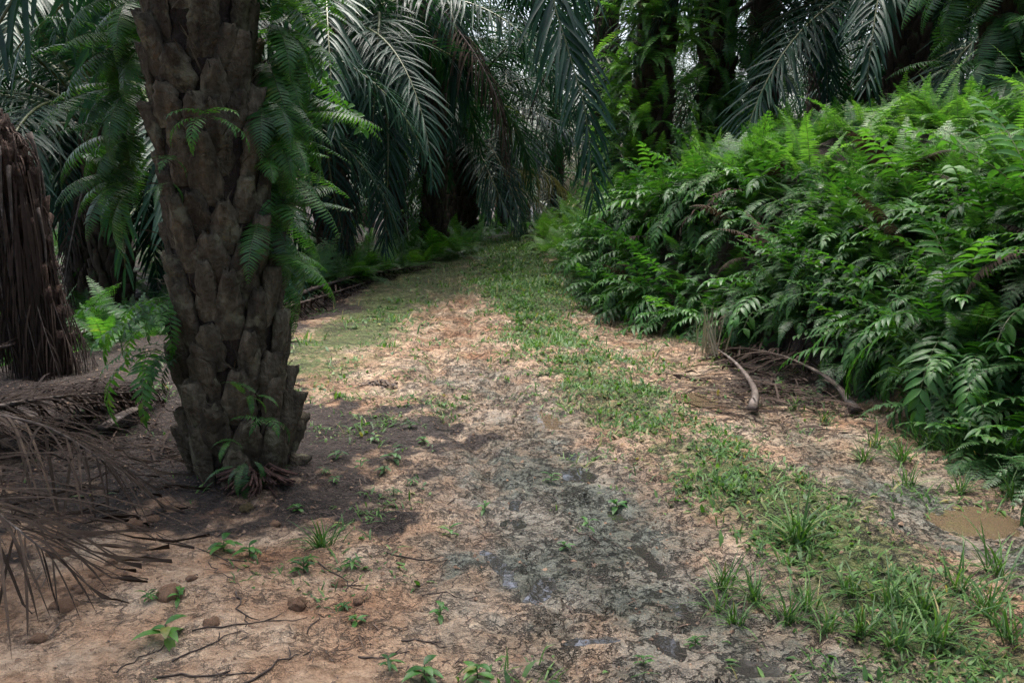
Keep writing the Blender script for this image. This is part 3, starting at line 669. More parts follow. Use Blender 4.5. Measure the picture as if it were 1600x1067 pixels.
def fern_feather(L, phi0, k, r, np_=13, pl=.27):
    C = arc_curve(L, phi0, k, 16, 1.3, r.normal(0, .1)); g = Geo()
    g.add(tube(C, .0045 * (1 - .7 * np.linspace(0, 1, 16)), 4, cap=False), 0)
    T_all = nrm(np.gradient(C, axis=0)); B = []; Dd = []; Nn = []; Ln = []
    for sgn in (-1, 1):
        for j in range(np_):
            s = j / np_; t = np.array([.22 + .77 * s]); p = sample(C, t)[0]; T = nrm(sample(T_all, t))[0]
            sv = np.array([0, 1.0, 0]); sv = nrm(sv - T * (sv @ T)); nv = np.cross(T, sv)
            ang = np.radians(68 - 20 * s) + r.normal(0, .05); d = T * math.cos(ang) + sgn * sv * math.sin(ang) + nv * r.normal(.08, .06)
            ln = pl * (1 - s) ** .85 * min(1, .75 + 1.5 * s) * r.uniform(.92, 1.06); m = max(4, int(15 * ln / pl) + 2)
            for i in range(m):
                f = (i + .5) / m
                q = p + d * ln * f + np.array([0, 0, -.22 * ln * f * f])
                dd = nrm(d + np.array([0, 0, -.35 * f])); ss = nrm(np.cross(nv, dd)); w_ = .034 * (1 - f) ** .6 * (.45 + .55 * min(1, ln / pl * 1.4)) + .004
                for s2 in (-1, 1):
                    B.append(q); Dd.append(dd * .35 + ss * s2 + nv * r.normal(.05, .08)); Nn.append(nv); Ln.append(w_)
    Ln = np.array(Ln)
    g.add(strips(np.array(B), np.array(Dd), np.array(Nn), Ln, .26 * Ln + .0035, .3, 2, None, [1, .85, .15]), 1)
    return g
def broad_leafy(L, phi0, k, r, nl=7):
    C = arc_curve(L, phi0, k, 10, 1.2, r.normal(0, .12)); g = Geo()
    g.add(tube(C, .004, 4, cap=False), 0)
    t = np.repeat(np.linspace(.3, 1, nl), 2)[:2 * nl]; P = sample(C, t); T = nrm(sample(nrm(np.gradient(C, axis=0)), t)); n = len(t)
    a = np.where(np.arange(n) % 2 == 0, 1, -1) * 1.0 + r.normal(0, .3, n)
    sv = np.tile([0, 1.0, 0], (n, 1)); d = T * .5 + sv * np.sin(a)[:, None] + [0, 0, .15] + r.normal(0, .15, (n, 3))
    g.add(strips(P, d, np.tile([0, 0, 1.0], (n, 1)), r.uniform(.07, .13, n), r.uniform(.04, .06, n), 1.0, 4, .25, [.1, .9, 1, .6, .04]), 1)
    return g
rf = np.random.default_rng(12)
ELEV = [(82, 35), (70, 60), (58, 80), (45, 95), (30, 95)]
def pool(fn, mats, L0, n=5, **kw):
    return [fn(L0 * rf.uniform(.85, 1.1), ELEV[i % 5][0], ELEV[i % 5][1], rf, **kw).mesh('fern_frond', mats) for i in range(n)]
P_SWORD = pool(fern_sword, [M_STEM, M_FERN], .85, 10)
P_UP = [fern_sword(rf.uniform(.75, 1.0), e, k, rf, np_=34, pl=.10, pw=.018).mesh('fern_frond', [M_STEM, M_FERN_UP]) for e, k in ((88, 18), (84, 35), (78, 30), (74, 55), (64, 60), (50, 80))]
P_ARCH = [fern_sword(rf.uniform(.7, 1.0), e, k, rf, np_=34, pl=.085, pw=.016).mesh('fern_frond', [M_STEM, M_FERN_UP]) for e, k in ((80, 60), (68, 70), (58, 80), (48, 85), (38, 80), (28, 65))]
P_SWORDB = pool(fern_sword, [M_STEM, M_FERN_B], .8, 5)
P_BROAD = pool(fern_broad, [M_STEM, M_FERN_D], .85, 10)
P_BROADL = pool(fern_broad, [M_STEM, M_FERN], .85, 5)
P_FEATH = pool(fern_feather, [M_STEM, M_FERN_B], .85, 5)
P_FEATHU = pool(fern_feather, [M_STEM, M_FERN_UP], .85, 5)
P_FEATHL = pool(fern_feather, [M_STEM, M_FERN], .8, 5)
P_STRAP = pool(fern_sword, [M_STEM, M_FERN_B], 1.0, 10, np_=34, pl=.20, pw=.020, dr=1.3)
P_STRAPL = pool(fern_sword, [M_STEM, M_FERN], 1.0, 10, np_=34, pl=.19, pw=.020, dr=1.3)
P_WEED = pool(broad_leafy, [M_STEM, M_BROAD], .5, 5)

def plant(name, cat, loc, fronds, n, scale, label, group, lean_az=None, lean=0.0, part='frond', r=rf, spread=6.28, lo=0):
    t = link(name, None, None, loc); tag(t, label, cat, group)
    a0 = r.uniform(0, 6.28)
    for k in range(n):
        if lean_az is not None: az = lean_az + (k / max(1, n - 1) - .5) * spread + r.normal(0, .25)
        else: az = a0 + k * 2.39996 + r.normal(0, .2)
        m = fronds[lo + int(r.integers(0, len(fronds) - lo))]
        tx, ty = (0, 0)
        o = link(part, m, t, (r.normal(0, .03), r.normal(0, .03), 0), None, scale * r.uniform(.78, 1.2))
        q = Matrix.Rotation(az, 4, 'Z') @ Matrix.Rotation(lean * r.uniform(.6, 1.4) + r.normal(0, .08), 4, 'Y')
        o.rotation_euler = q.to_euler()
    return t

# bank: crest ferns, face ferns, foot ferns
def bank_point(y, s):
    if 6.2 < y < 9.9: s = max(s, .3)
    x = float(foot_x(y)) + s; return (x, y, float(H(x, y)) - .02)
cnt = 0
for i in range(230):                           # crest
    y = 3.8 + 13.5 * rf.random() ** .85; s = rf.uniform(.95, 3.6)
    if y > 15: s = rf.uniform(.3, 2.2)
    u = rf.random()
    if u < .62: plant('sword_fern', 'fern', bank_point(y, s), *((P_ARCH, 10, rf.uniform(.6, 1.05)) if rf.random() < .55 else (P_UP, 7, rf.uniform(.65, 1.1))), 'bright green sword fern with upright fronds on the bank crest', 'sword ferns on the bank crest', R(195), .15, spread=6.0)
    elif u < .82: plant('feathery_fern', 'fern', bank_point(y, s), P_FEATHL, 7, rf.uniform(.8, 1.1), 'pale green feathery fern spreading among sword ferns on the crest', 'feathery ferns on the bank crest', R(190), .2, spread=5.0)
    else: plant('sword_fern', 'fern', bank_point(y, s), P_SWORDB, 7, rf.uniform(.7, 1.05), 'blue green sword fern arching over the top of the bank', 'blue green ferns on the bank', R(190), .2, spread=5.5)
for i in range(130):                           # face
    y = 3.9 + 12 * rf.random() ** .9; s = rf.uniform(.12, 1.25)
    u = rf.random(); az = R(195) + rf.normal(0, .25)
    if u < .55: plant('glossy_fern', 'fern', bank_point(y, s), P_BROAD, 8, rf.uniform(.6, 1.15), 'dark glossy fern with broad leaflets hanging down the bank face', 'glossy ferns on the bank face', az, .45, spread=3.6)
    elif u < .74: plant('glossy_fern', 'fern', bank_point(y, s), P_BROADL, 6, rf.uniform(.6, 1.1), 'fresh light green fern with broad leaflets on the bank face', 'light green ferns on the bank face', az, .4, spread=3.0)
    elif u < .9: plant('sword_fern', 'fern', bank_point(y, s), P_SWORDB, 6, rf.uniform(.7, 1.1), 'narrow blue green sword fern drooping down the bank face', 'blue green ferns on the bank face', az, .5, spread=3.2)
    else: plant('broadleaf_weed', 'plant', bank_point(y, s), P_WEED, 6, rf.uniform(.8, 1.3), 'leafy dark green weed growing between ferns on the bank face', 'leafy weeds on the bank', az, .2, spread=5, part='stem')
def at_px(px, py, Y):
    p = W(px, py, Y); return p
for px, py, lab in [(1010, 440, 'light green fern arching low over the track edge below the bank'),]:
    p = G(985, 470); plant('glossy_fern', 'fern', (p[0] + .5, p[1] + .3, float(H(p[0] + .5, p[1] + .3)) + .1), P_BROADL, 9, 1.25, lab, 'light ferns along the track edge', R(200), .35, spread=3.2)
for px, py in ((1560, 700), (1590, 730), (1500, 640)):
    p = G(px, py); plant('feathery_fern', 'fern', (p[0], p[1] + .1, float(H(p[0], p[1] + .1)) - .02), P_FEATH, 7, .62, 'small feathery fern at the foot of the bank by the muddy puddle', 'feathery ferns at the foot of the bank', R(190), .35, spread=4.0)
P_BROWN = pool(fern_sword, [M_STEM, M_PALM_DEAD], .8, 10, dr=1.2) + pool(fern_broad, [M_STEM, M_PALM_DEAD], .7, 5)
for i in range(20):
    y = 4.2 + 10 * rf.random(); s = rf.uniform(.2, 1.1)
    p = bank_point(y, s); plant('dry_fern', 'fern', (p[0], p[1], p[2] + .12), P_BROWN, 3, rf.uniform(.7, 1.1), 'withered brown fern among the green ones on the bank', 'withered ferns on the bank', R(195), .4, spread=3)
# low fern hump at the far bend, and roadside ferns on the left
for i in range(60):
    y = rf.uniform(18, 26); x = rf.uniform(.75, 3.4)
    plant('feathery_fern', 'fern', (x, y, float(H(x, y)) - .03), P_FEATHU, 8, rf.uniform(.8, 1.2), 'pale fern coloured as if sunlit on the low hump at the far bend', 'pale ferns at the far bend', R(200), .2, spread=6)  # brighter leaf green stands in for light falling on the hump
for i in range(54):
    px = 440 + 330 * rf.random() ** .7; t_ = (px - 440) / 320; py = 472 - 80 * t_ + rf.uniform(-14, 6)
    p = G(px, py); x, y = p[0] - .2, p[1] + rf.uniform(0, 1.2)
    plant('feathery_fern', 'fern', (x, y, float(H(x, y)) - .03), P_FEATH if rf.random() < .6 else P_FEATHL, 8, rf.uniform(.8, 1.25), 'feathery fern along the left shoulder of the track', 'roadside ferns on the left shoulder', R(-20), .2, spread=6)
for i in range(16):
    x, y = rf.uniform(-6.4, -3.6), rf.uniform(8.8, 13)
    plant('sword_fern', 'fern', (x, y, float(H(x, y)) - .03), P_SWORD, 7, rf.uniform(.7, 1.0), 'low green fern between the big palm and the dead trunk', 'ferns behind the dead trunk', None, .1)

# epiphyte ferns on trunks
def on_trunk(t, h0, h1, n, rad, fronds, scale, label, group, lean=.9, az0=None, azs=6.28, name='trunk_fern', lx=0.0):
    loc = np.array(t.location)
    for k in range(n):
        a = (az0 if az0 is not None else 0) + (rf.random() - .5) * azs; hz = h0 + (h1 - h0) * (k + rf.random()) / n
        p = loc + (rad * math.cos(a) + lx * hz, rad * math.sin(a), hz)
        plant(name, 'fern', tuple(p), fronds, 6, scale * rf.uniform(.75, 1.2), label, group, a, lean, spread=2.4, lo=1)
on_trunk(pD, .0, 4.2, 60, .39, P_UP, 1.0, 'bright fern growing out of the palm trunk nearest the bend', 'ferns on the trunk nearest the bend', 1.0, R(265), 4.0)
on_trunk(pE, .0, 4.2, 44, .39, P_SWORD, .95, 'fern hanging from the second palm trunk from the bend', 'ferns on the second palm trunk', 1.1, R(265), 4.0)
on_trunk(pE2, .2, 4.2, 16, .37, P_SWORDB, 1.0, 'fern hanging from the shaded trunk behind the crest', 'ferns on the shaded trunk', 1.1, R(265), 4.0)
on_trunk(pF, .0, 4.0, 44, .39, P_STRAP, .95, 'long fern hanging from the palm trunk at top right', 'ferns on the top right trunk', 1.2, R(250), 4.2)
on_trunk(pC, .8, 5.5, 12, .36, P_BROADL, .8, 'small fern sprouting on the dark straight trunk', 'ferns on the dark straight trunk', .9, R(180), 2.0)
# ferns on the foreground palm
PF = np.array(palm_fore.location)
def fore_fern(px, py, Y, fronds, n, sc, az, lean, spread, label, lo=1, group=None):
    plant('trunk_fern', 'fern', tuple(W(px, py, Y)), fronds, n, sc, label, group, az, lean, spread=spread, lo=lo)
for k, (py, n) in enumerate(((-20, 8), (40, 8), (95, 9), (150, 9), (205, 8), (260, 7), (330, 6), (400, 5))):
    fore_fern(412, py, 5.12, P_STRAPL if k % 3 else P_STRAP, n + 4, .58, R(0), 1.05, 2.4, 'bright strap leaved fern hanging off the right side of the big palm', 1, 'hanging ferns right of the big palm')
for k, (py, n) in enumerate(((0, 6), (70, 7), (140, 7), (210, 7), (280, 5))):
    fore_fern(214, py, 5.25, P_STRAP, n + 4, .55, R(180), 1.05, 2.4, 'dark fern hanging off the left side of the big palm', 1, 'hanging ferns left of the big palm')
fore_fern(318, 185, 4.58, P_BROADL, 6, .27, R(-80), .8, 3.5, 'pale lobed fern sprouting from the middle of the big palm trunk')
fore_fern(262, 245, 4.6, P_BROAD, 3, .22, R(-90), .9, 3, 'tiny fern on the left of the big trunk below the lobed one')
fore_fern(262, 285, 4.6, P_SWORD, 3, .2, R(-90), 1.3, 2, 'narrow little fern low on the left of the big trunk')
for px, py, sc in ((262, 470, .45), (250, 500, .5), (245, 545, .5), (272, 555, .32)):
    fore_fern(px, py, 4.72, P_BROADL if sc > .4 else P_BROAD, 5, sc, R(200), .9, 2.6, 'leafy fern clump low on the left side of the big palm trunk', 1, 'leafy ferns low on the big palm')
fore_fern(395, 618, 4.55, P_SWORD, 6, .22, R(-90), .6, 5, 'small green rosette on the lower right of the big trunk')
fore_fern(415, 655, 4.55, P_BROAD, 4, .2, R(-80), .6, 4, 'grey green fern tuft on the trunk base right of the rosette')
fore_fern(355, 690, 4.53, P_SWORD, 3, .18, R(-80), .7, 3, 'tiny fern sprig at the foot of the big palm')
fore_fern(385, 720, 4.52, P_SWORDB, 6, .25, R(-70), 1.2, 2.5, 'grass like fern drooping over the dry spikes at the palm foot')

# climbing vine hanging beside the foreground palm
def vine():
    C, L = spline(D((440, -20, 6.0), (478, 60, 6.1), (505, 115, 6.2), (540, 165, 6.3), (572, 205, 6.4)), 24)
    g = Geo(); g.add(tube(C, .006, 5), 0)
    n = 70; t = np.linspace(.05, 1, n); P = sample(C, t)
    d = rf.normal(0, 1, (n, 3)) + (0, -.3, -.4)
    g.add(strips(P, d, np.tile([0, -1.0, .6], (n, 1)), rf.uniform(.05, .09, n), rf.uniform(.035, .05, n), .6, 3, .2, [.2, 1, .8, .05]), 1)
    tag(link('vine', g.mesh('vine', [M_STEM, M_FERN])), 'thin leafy vine dangling right of the big palm trunk', 'vine')
vine()

# undergrowth: uncounted mass filling the bank and the plantation floor
def merge_scatter(name, pools, pts, az, scl, mats_of, label, tiltm=.3):
    V_ = []; Q_ = []; M_ = []; n = 0; mats = []
    for p in pools:
        for m in p[0].materials:
            if m not in mats: mats.append(m)
    cache = {}
    for (x, y, z), a, s in zip(pts, az, scl):
        me = pools[int(rf.integers(0, len(pools)))]; me = me[int(rf.integers(0, len(me)))]
        if me.name not in cache:
            v = np.zeros(len(me.vertices) * 3, np.float32); me.vertices.foreach_get('co', v)
            ls = np.zeros(len(me.polygons), np.int32); lt = ls.copy(); me.polygons.foreach_get('loop_start', ls); me.polygons.foreach_get('loop_total', lt)
            lv = np.zeros(len(me.loops), np.int32); me.loops.foreach_get('vertex_index', lv); mi = ls.copy(); me.polygons.foreach_get('material_index', mi)
            q = np.stack([lv[ls], lv[ls + 1], lv[ls + 2], lv[ls + np.minimum(3, lt - 1)]], 1)
            cache[me.name] = (v.reshape(-1, 3), q, np.array([mats.index(m) for m in me.materials])[mi])
        v, q, mi = cache[me.name]
        Rm = np.array((Matrix.Rotation(a, 3, 'Z') @ Matrix.Rotation(rf.normal(tiltm, .2), 3, 'Y')))
        V_.append(v @ Rm.T * s + (x, y, z)); Q_.append(q + n); M_.append(mi); n += len(v)
    me = make_mesh(name, np.concatenate(V_), np.concatenate(Q_), mats, np.concatenate(M_))
    o = link(name, me); tag(o, label, None, None, 'stuff'); return o
n = 3000
ys = 3.4 + 15 * rf.random(n) ** .9; ss = .05 + np.where(rf.random(n) < .75, 1.5, 3.4) * rf.random(n); xs = foot_x(ys) + ss
nb = 1700; yb = 3.2 + 6 * rf.random(nb); sb = rf.uniform(-.02, 1.5, nb)
ys = np.concatenate([ys, yb]); xs = np.concatenate([xs, foot_x(yb) + sb]); n += nb
xs = np.where((ys > 6.2) & (ys < 9.9), np.maximum(xs, foot_x(ys) + .22 + .3 * rf.random(n)), xs)
merge_scatter('undergrowth', [P_BROAD, P_SWORDB, P_WEED, P_FEATH], np.stack([xs, ys, H(xs, ys) - .02], 1), R(195) + rf.normal(0, .9, n), rf.uniform(.4, .8, n), None, 'tangled dark green undergrowth covering the bank', .4)
n = 1500
ys = 8.5 * (45 / 8.5) ** rf.random(n); xs = edge_x(ys) - .3 - (4 + .5 * ys) * rf.random(n) ** 1.2
n2 = 900; y2 = rf.uniform(16, 40, n2); x2 = foot_x(y2) + 2 + 12 * rf.random(n2)
n3 = 700; y3 = rf.uniform(26, 44, n3); x3 = rf.uniform(-5, 8, n3)
xs = np.concatenate([xs, x2, x3]); ys = np.concatenate([ys, y2, y3]); n += n2 + n3
merge_scatter('ground_cover', [P_SWORDB, P_SWORD, P_FEATH], np.stack([xs, ys, H(xs, ys) - .02], 1), rf.uniform(0, 6.28, n), rf.uniform(.7, 1.5, n), None, 'low ferny ground cover on the plantation floor', .1)

# ------------------------------------------------------------------ grass
rgz = np.random.default_rng(99)
def grass_points(n, dens, x0, x1, y0, y1, pw=1.6):
    y = y0 * (y1 / y0) ** (rgz.random(n)); x = rgz.uniform(x0, x1, n)
    k = rgz.random(n) < dens(x, y); return x[k], y[k]
def dens(x, y):
    u = x - road_x(y); cl = sst(-.25, .55, fbm(x, y, 2.2, 3, 121)); cl2 = sst(.05, .5, fbm(x, y, 1.3, 3, 131))
    strip = np.exp(-(np.abs(u + .04) / (.36 + .012 * y)) ** 4) * (.2 + .75 * cl) * (.5 + .55 * sst(3.6, 5.0, y))
    far = sst(11.5, 15, y) * gau(u - .25, .95) * (.4 + .6 * cl)
    left = .28 * cl2 * sst(4.2, 6.5, y) * (1 - sst(11.5, 14, y)) * sst(-3.3, -2.3, x) * (1 - sst(-.9, -.3, u)) + .10 * cl2 * (y < 5) * (u < -1.5) * (x > -1.2)
    right = .28 * cl * sst(1.1, 1.45, u) * (1 - sst(-.05, .2, x - foot_x(y))) + .10 * cl2 * (u > .4)
    mid = .10 * cl2 * (np.abs(u + .6) < .7)
    moss = .12 * cl * sst(-2.6, -1.6, x) * sst(5.6, 7.2, y)
    return np.clip(strip + far + left + right + mid + moss, 0, 1) * (x < foot_x(y) + .15) * (x > edge_x(y) - .1) * (1 - .85 * gau(u + 1.05, .4) * (y < 14))
def grass():
    x, y = grass_points(260000, dens, -3.4, 3.6, 2.6, 26)
    n = len(x); nf = 5
    X = np.repeat(x, 2); Y = np.repeat(y, 2)
    X = X + rgz.normal(0, .012, 2 * n); Y = Y + rgz.normal(0, .012, 2 * n); m = len(X)
    a = rgz.uniform(0, 6.28, m); el = rgz.uniform(.25, 1.3, m)
    d = np.stack([np.cos(a) * np.cos(el), np.sin(a) * np.cos(el), np.sin(el)], 1)
    far = sst(5, 14, Y)
    ln = rgz.uniform(.03, .09, m) * (1 + .7 * far) * (.7 + .6 * sst(-.2, .5, fbm(X, Y, 1.5, 2, 141)))
    P = np.stack([X, Y, H(X, Y) - .004], 1)
    V, q = strips(P, d, np.stack([-np.cos(a) * .5, -np.sin(a) * .5, np.ones(m)], 1), ln, np.where(rgz.random(m) < .18, rgz.uniform(.014, .024, m), rgz.uniform(.005, .011, m)) * (1 + .8 * far), rgz.uniform(.5, 1.6, m), 2, None, [.7, 1, .08])
    tag(link('grass', make_mesh('grass', V, q, M_GRASS)), 'short green grass strip running down the middle of the track', None, None, 'stuff')
    print('grass blades', m)
grass()
def tuft_mesh(n, L, w_, seed):
    r = np.random.default_rng(seed); a = r.uniform(0, 6.28, n); el = r.uniform(.6, 1.45, n)
    d = np.stack([np.cos(a) * np.cos(el), np.sin(a) * np.cos(el), np.sin(el)], 1)
    P = np.stack([r.normal(0, .025, n), r.normal(0, .025, n), np.full(n, -.01)], 1)
    V, q = strips(P, d, np.stack([-np.cos(a) * .4, -np.sin(a) * .4, np.ones(n)], 1), L * r.uniform(.5, 1.15, n), w_ * r.uniform(.7, 1.2, n), r.uniform(.5, 1.7, n), 5, .25, [.6, .9, 1, .8, .5, .05])
    return make_mesh('grass_tuft', V, q, M_GRASS)
TUFT = [tuft_mesh(60, .30, .011, 1), tuft_mesh(40, .24, .010, 2), tuft_mesh(34, .30, .009, 3)]
def tuft(px, py, k, s, label, group='grass tufts'):
    p = G(px, py); o = link('grass_tuft', TUFT[k], None, (p[0], p[1], float(H(p[0], p[1]))), (0, 0, rf.uniform(0, 6.28)), s); tag(o, label, 'grass tuft', group)
tuft(1245, 850, 0, 1.05, 'largest arching grass tuft on the central strip')
tuft(505, 855, 1, .85, 'dense grass tuft on bare clay right of the big palm')
for px, py, k, s in ((1370, 700, 2, .8), (1410, 720, 1, .9), (1450, 700, 2, 1.0), (1490, 710, 0, .8), (1540, 720, 2, .9), (1420, 760, 2, .7), (1500, 770, 1, .7), (1580, 780, 2, .9), (1350, 720, 1, .7), (1510, 690, 0, .8), (1240, 640, 2, .6), (1290, 660, 2, .6)):
    tuft(px, py, k, s, 'grass tuft along the foot of the bank beside the right rut', 'grass tufts along the bank foot')
for px, py, k, s in ((1130, 920, 1, .8), (1180, 940, 0, .65), (1230, 970, 1, .7), (1260, 950, 2, .7), (1150, 975, 1, .6), (1120, 955, 2, .6), (1390, 950, 2, .8), (1440, 960, 0, .7), (1500, 930, 2, .9), (1540, 960, 1, .9), (1400, 1010, 1, .7), (1460, 1000, 2, .9), (1580, 1000, 2, .9), (1330, 930, 2, .7), (1560, 900, 2, 1.0), (1350, 990, 1, .7), (1290, 985, 2, .6)):
    tuft(px, py, k, s, 'grass tuft in the near right corner of the track', 'grass tufts in the near right corner')

# broad leaved seedlings on the clay
def seedling_mesh(seed, n, L, w_):
    r = np.random.default_rng(seed); a = np.arange(n) * 2.4 + r.normal(0, .3, n); el = r.uniform(.1, .8, n)
    d = np.stack([np.cos(a) * np.cos(el), np.sin(a) * np.cos(el), np.sin(el)], 1); hz = np.linspace(.01, .07, n)
    P = np.stack([0 * a, 0 * a, hz], 1); g = Geo(); g.add(tube([(0, 0, -.02), (0, 0, .03), (.003, 0, .075)], .003, 5), 0)
    g.add(strips(P, d, np.tile([0, 0, 1.0], (n, 1)), L * r.uniform(.6, 1.1, n), w_ * r.uniform(.8, 1.1, n), .9, 5, .3, [.15, .7, 1, .9, .55, .04]), 1)
    return g.mesh('seedling', [M_STEM, M_BROAD if seed % 2 else M_FERN])
SEED = [seedling_mesh(1, 9, .11, .03), seedling_mesh(2, 7, .13, .045), seedling_mesh(3, 12, .09, .022), seedling_mesh(4, 6, .09, .03)]
def seedling(px, py, k, s, label, group=None):
    s *= .72
    p = G(px, py); o = link('seedling', SEED[k], None, (p[0], p[1], float(H(p[0], p[1]))), (0, 0, rf.uniform(0, 6.28)), s); tag(o, label, 'seedling', group)
seedling(475, 895, 2, 1.3, 'upright leafy seedling below the dense tuft right of the palm')
seedling(260, 1000, 1, 1.2, 'low seedling with long leaves near the bottom left')
seedling(350, 862, 1, 1.1, 'spreading seedling on clay in front of the palm foot')
seedling(390, 868, 1, .9, 'small seedling just right of the spreading one before the palm')
seedling(232, 940, 2, .8, 'tiny seedling beside a clod at the lower left')
seedling(280, 940, 3, .9, 'three leaved seedling right of the lower left clod')
for px, py in ((555, 985), (540, 950), (600, 1045), (665, 1050), (730, 1060), (680, 970), (620, 770), (600, 740), (640, 760), (660, 690), (560, 730), (530, 715), (690, 640), (760, 800), (710, 840), (920, 830), (870, 760), (640, 670), (505, 745), (580, 690), (700, 610), (470, 790), (840, 590), (560, 890), (480, 720), (520, 760), (610, 715), (450, 740), (880, 860), (960, 800), (1010, 1040), (1090, 1010)):
    seedling(px + rf.normal(0, 5), py + rf.normal(0, 4), int(rf.integers(0, 4)), rf.uniform(.55, 1.0), 'small green seedling dotted over the clay between palm and rut', 'seedlings on the clay')

# ------------------------------------------------------------------ fallen fronds and litter
def clampz(V, off=.008, jit=.03):
    z = H(V[:, 0], V[:, 1]) + off; V = V.copy(); low = V[:, 2] < z; V[low, 2] = z[low] + rng.uniform(0, jit, low.sum()); return V
def fallen(name, pts, label, group, mat, rmat=None, cat='fallen frond', lift=None, parts=True, **kw):
    P = []
    for i, (px, py, up) in enumerate(pts):
        if px is None: P.append(py)
        else: p = G(px, py); P.append(np.array([p[0], p[1], float(H(p[0], p[1])) + up]))
    C, L = spline(P, 26)
    a = dict(leaf=.7, n=60, w=.02, droop=.8, pet=.1, seg=6, planes=.4, fold=.35); a.update(kw)
    g = frond_geo(C, L, **a); V, Q, M_ = g.arr(); V = clampz(V)
    base = P[0]; t = link(name, None, None, tuple(base)); tag(t, label, cat, group)
    V = V - base
    for nm, k, m in (('stalk', 0, rmat or M_RACH_DEAD), ('leaflets', 1, mat)):
        q = Q[M_ == k]
        if len(q) == 0: continue
        ids, inv = np.unique(q, return_inverse=True)
        link(nm, make_mesh(nm, V[ids], inv.reshape(q.shape), m), t)
    return t
GF = 'fallen fronds in the left foreground'
fallen('fallen_frond', [(-340, 735, .30), (-130, 735, .36), (60, 752, .34), (200, 800, .2)], 'fallen brown frond whose long leaflets sweep right over the clay', GF, M_PALM_DEAD, leaf=1.25, n=44, w=.015, droop=.8, side_ref=(0, .1, 1), planes=.3, sweep=50, tipang=14, jit=.22, r0=.026)
fallen('fallen_frond', [(-440, 860, .30), (-240, 850, .36), (-60, 870, .32), (90, 930, .16)], 'lowest fallen frond fanning dry leaflets into the bottom left corner', GF, M_PALM_DEAD, leaf=1.15, n=44, w=.015, droop=.8, planes=.3, sweep=50, tipang=15, jit=.22, r0=.028)
fallen('fallen_frond', [(-260, 760, .2), (-60, 720, .28), (100, 680, .26), (245, 632, .1)], 'dark rotting frond heaped behind the brown one left of the palm', GF, M_PALM_DARK, leaf=.6, n=90, w=.02, droop=1.2, planes=.5, sweep=40, tipang=12, r0=.035)
fallen('fallen_frond', [(-200, 700, .16), (-20, 690, .2), (110, 655, .2), (220, 618, .06)], 'thin dark frond lying along the top of the rotting heap', GF, M_PALM_DARK, leaf=.55, n=80, w=.018, droop=1.2, planes=.5, sweep=40, tipang=12, r0=.03)
fallen('fallen_frond', [(-120, 640, .3), (0, 600, .3), (90, 570, .25), (170, 540, .2)], 'thin bare frond leaning against the foot of the dead trunk', GF, M_PALM_DARK, leaf=.4, n=30, w=.015, droop=1.0, sweep=35, r0=.025)
fallen('fallen_frond', [(420, 492, .12), (500, 465, .16), (580, 440, .14), (680, 418, .06)], 'dark dead frond lying along the left shoulder of the track', 'fallen fronds along the track shoulder', M_PALM_DARK, leaf=.6, n=60, w=.03, droop=1.5, sweep=35, r0=.05)
fallen('fallen_frond', [(330, 545, .1), (420, 505, .12), (500, 480, .14), (570, 450, .08)], 'second dark frond on the shoulder just behind the big palm', 'fallen fronds along the track shoulder', M_PALM_DARK, leaf=.6, n=60, w=.03, droop=1.5, sweep=35, r0=.05)
# two pruned stalks at the bank foot
tst = fallen('fallen_frond', [(1174, 648, .03), (1178, 628, .10), (1150, 590, .12), (1115, 558, .10), (1085, 533, .06)], 'grey curved stalk on the track edge with upright bare leaflets', 'fallen fronds at the bank foot', M_PALM_DEAD, leaf=.42, n=14, w=.010, droop=-1.6, pet=.72, seg=5, sweep=70, planes=.9, r0=.027, tipang=60)
def wisps():
    r = np.random.default_rng(14); n = 22; k = r.random(n)
    a, b = G(1080, 556), G(1128, 566); P = a + (b - a) * k[:, None] + r.normal(0, .03, (n, 3)) + (0, 0, .06)
    d = np.stack([r.normal(0, .16, n), r.normal(0, .1, n), np.ones(n)], 1)
    V, q = strips(P - np.array(tst.location), d, np.tile([0, -1.0, 0], (n, 1)), r.uniform(.3, .55, n), r.uniform(.009, .016, n), r.uniform(-.1, .35, n), 5, .2, [1, .9, .8, .6, .4, .15])
    link('leaflets', make_mesh('leaflets', V, q, leaf_mat('bleached dry leaflet', [(.22, .19, .155), (.32, .28, .24), (.42, .38, .33)], .7, .1, None, .2)), tst)
wisps()
fallen('fallen_frond', [(1338, 648, .02), (1300, 622, .13), (1240, 592, .16), (1190, 572, .14), (1140, 560, .10)], 'longer mottled stalk lying behind the grey curved one', 'fallen fronds at the bank foot', M_PALM_DARK, leaf=.55, n=60, w=.02, droop=1.2, pet=.45, sweep=60, planes=.3, r0=.03)
def strip_heap(cx, cy, sx, sy, n, L, w_, label, name, mat):
    r = np.random.default_rng(int(cx * 10 + 100)); x = r.normal(cx, sx, n); y = r.normal(cy, sy, n); a = r.normal(2.3, .7, n)
    z = H(x, y) + r.uniform(.01, .09, n)
    V, q = strips(np.stack([x, y, z], 1), np.stack([np.cos(a), np.sin(a), r.normal(.05, .12, n)], 1), np.tile([0, 0, 1.0], (n, 1)) + r.normal(0, .3, (n, 3)), L * r.uniform(.4, 1.2, n), w_ * r.uniform(.6, 1.3, n), .4, 5, .3)
    o = link(name, make_mesh(name, clampz(V, .004, .012), q, mat)); tag(o, label, None, None, 'stuff')
p = G(1220, 620)
strip_heap(p[0], p[1], .32, .5, 260, .45, .016, 'dead brown leaflets littering the ground between two stalks', 'dead_leaves', M_PALM_DARK)
p = G(120, 720)
strip_heap(p[0] - .3, p[1], .6, .5, 300, .6, .014, 'matted dark dead leaflets left of the big palm', 'dead_leaves', M_PALM_DARK)

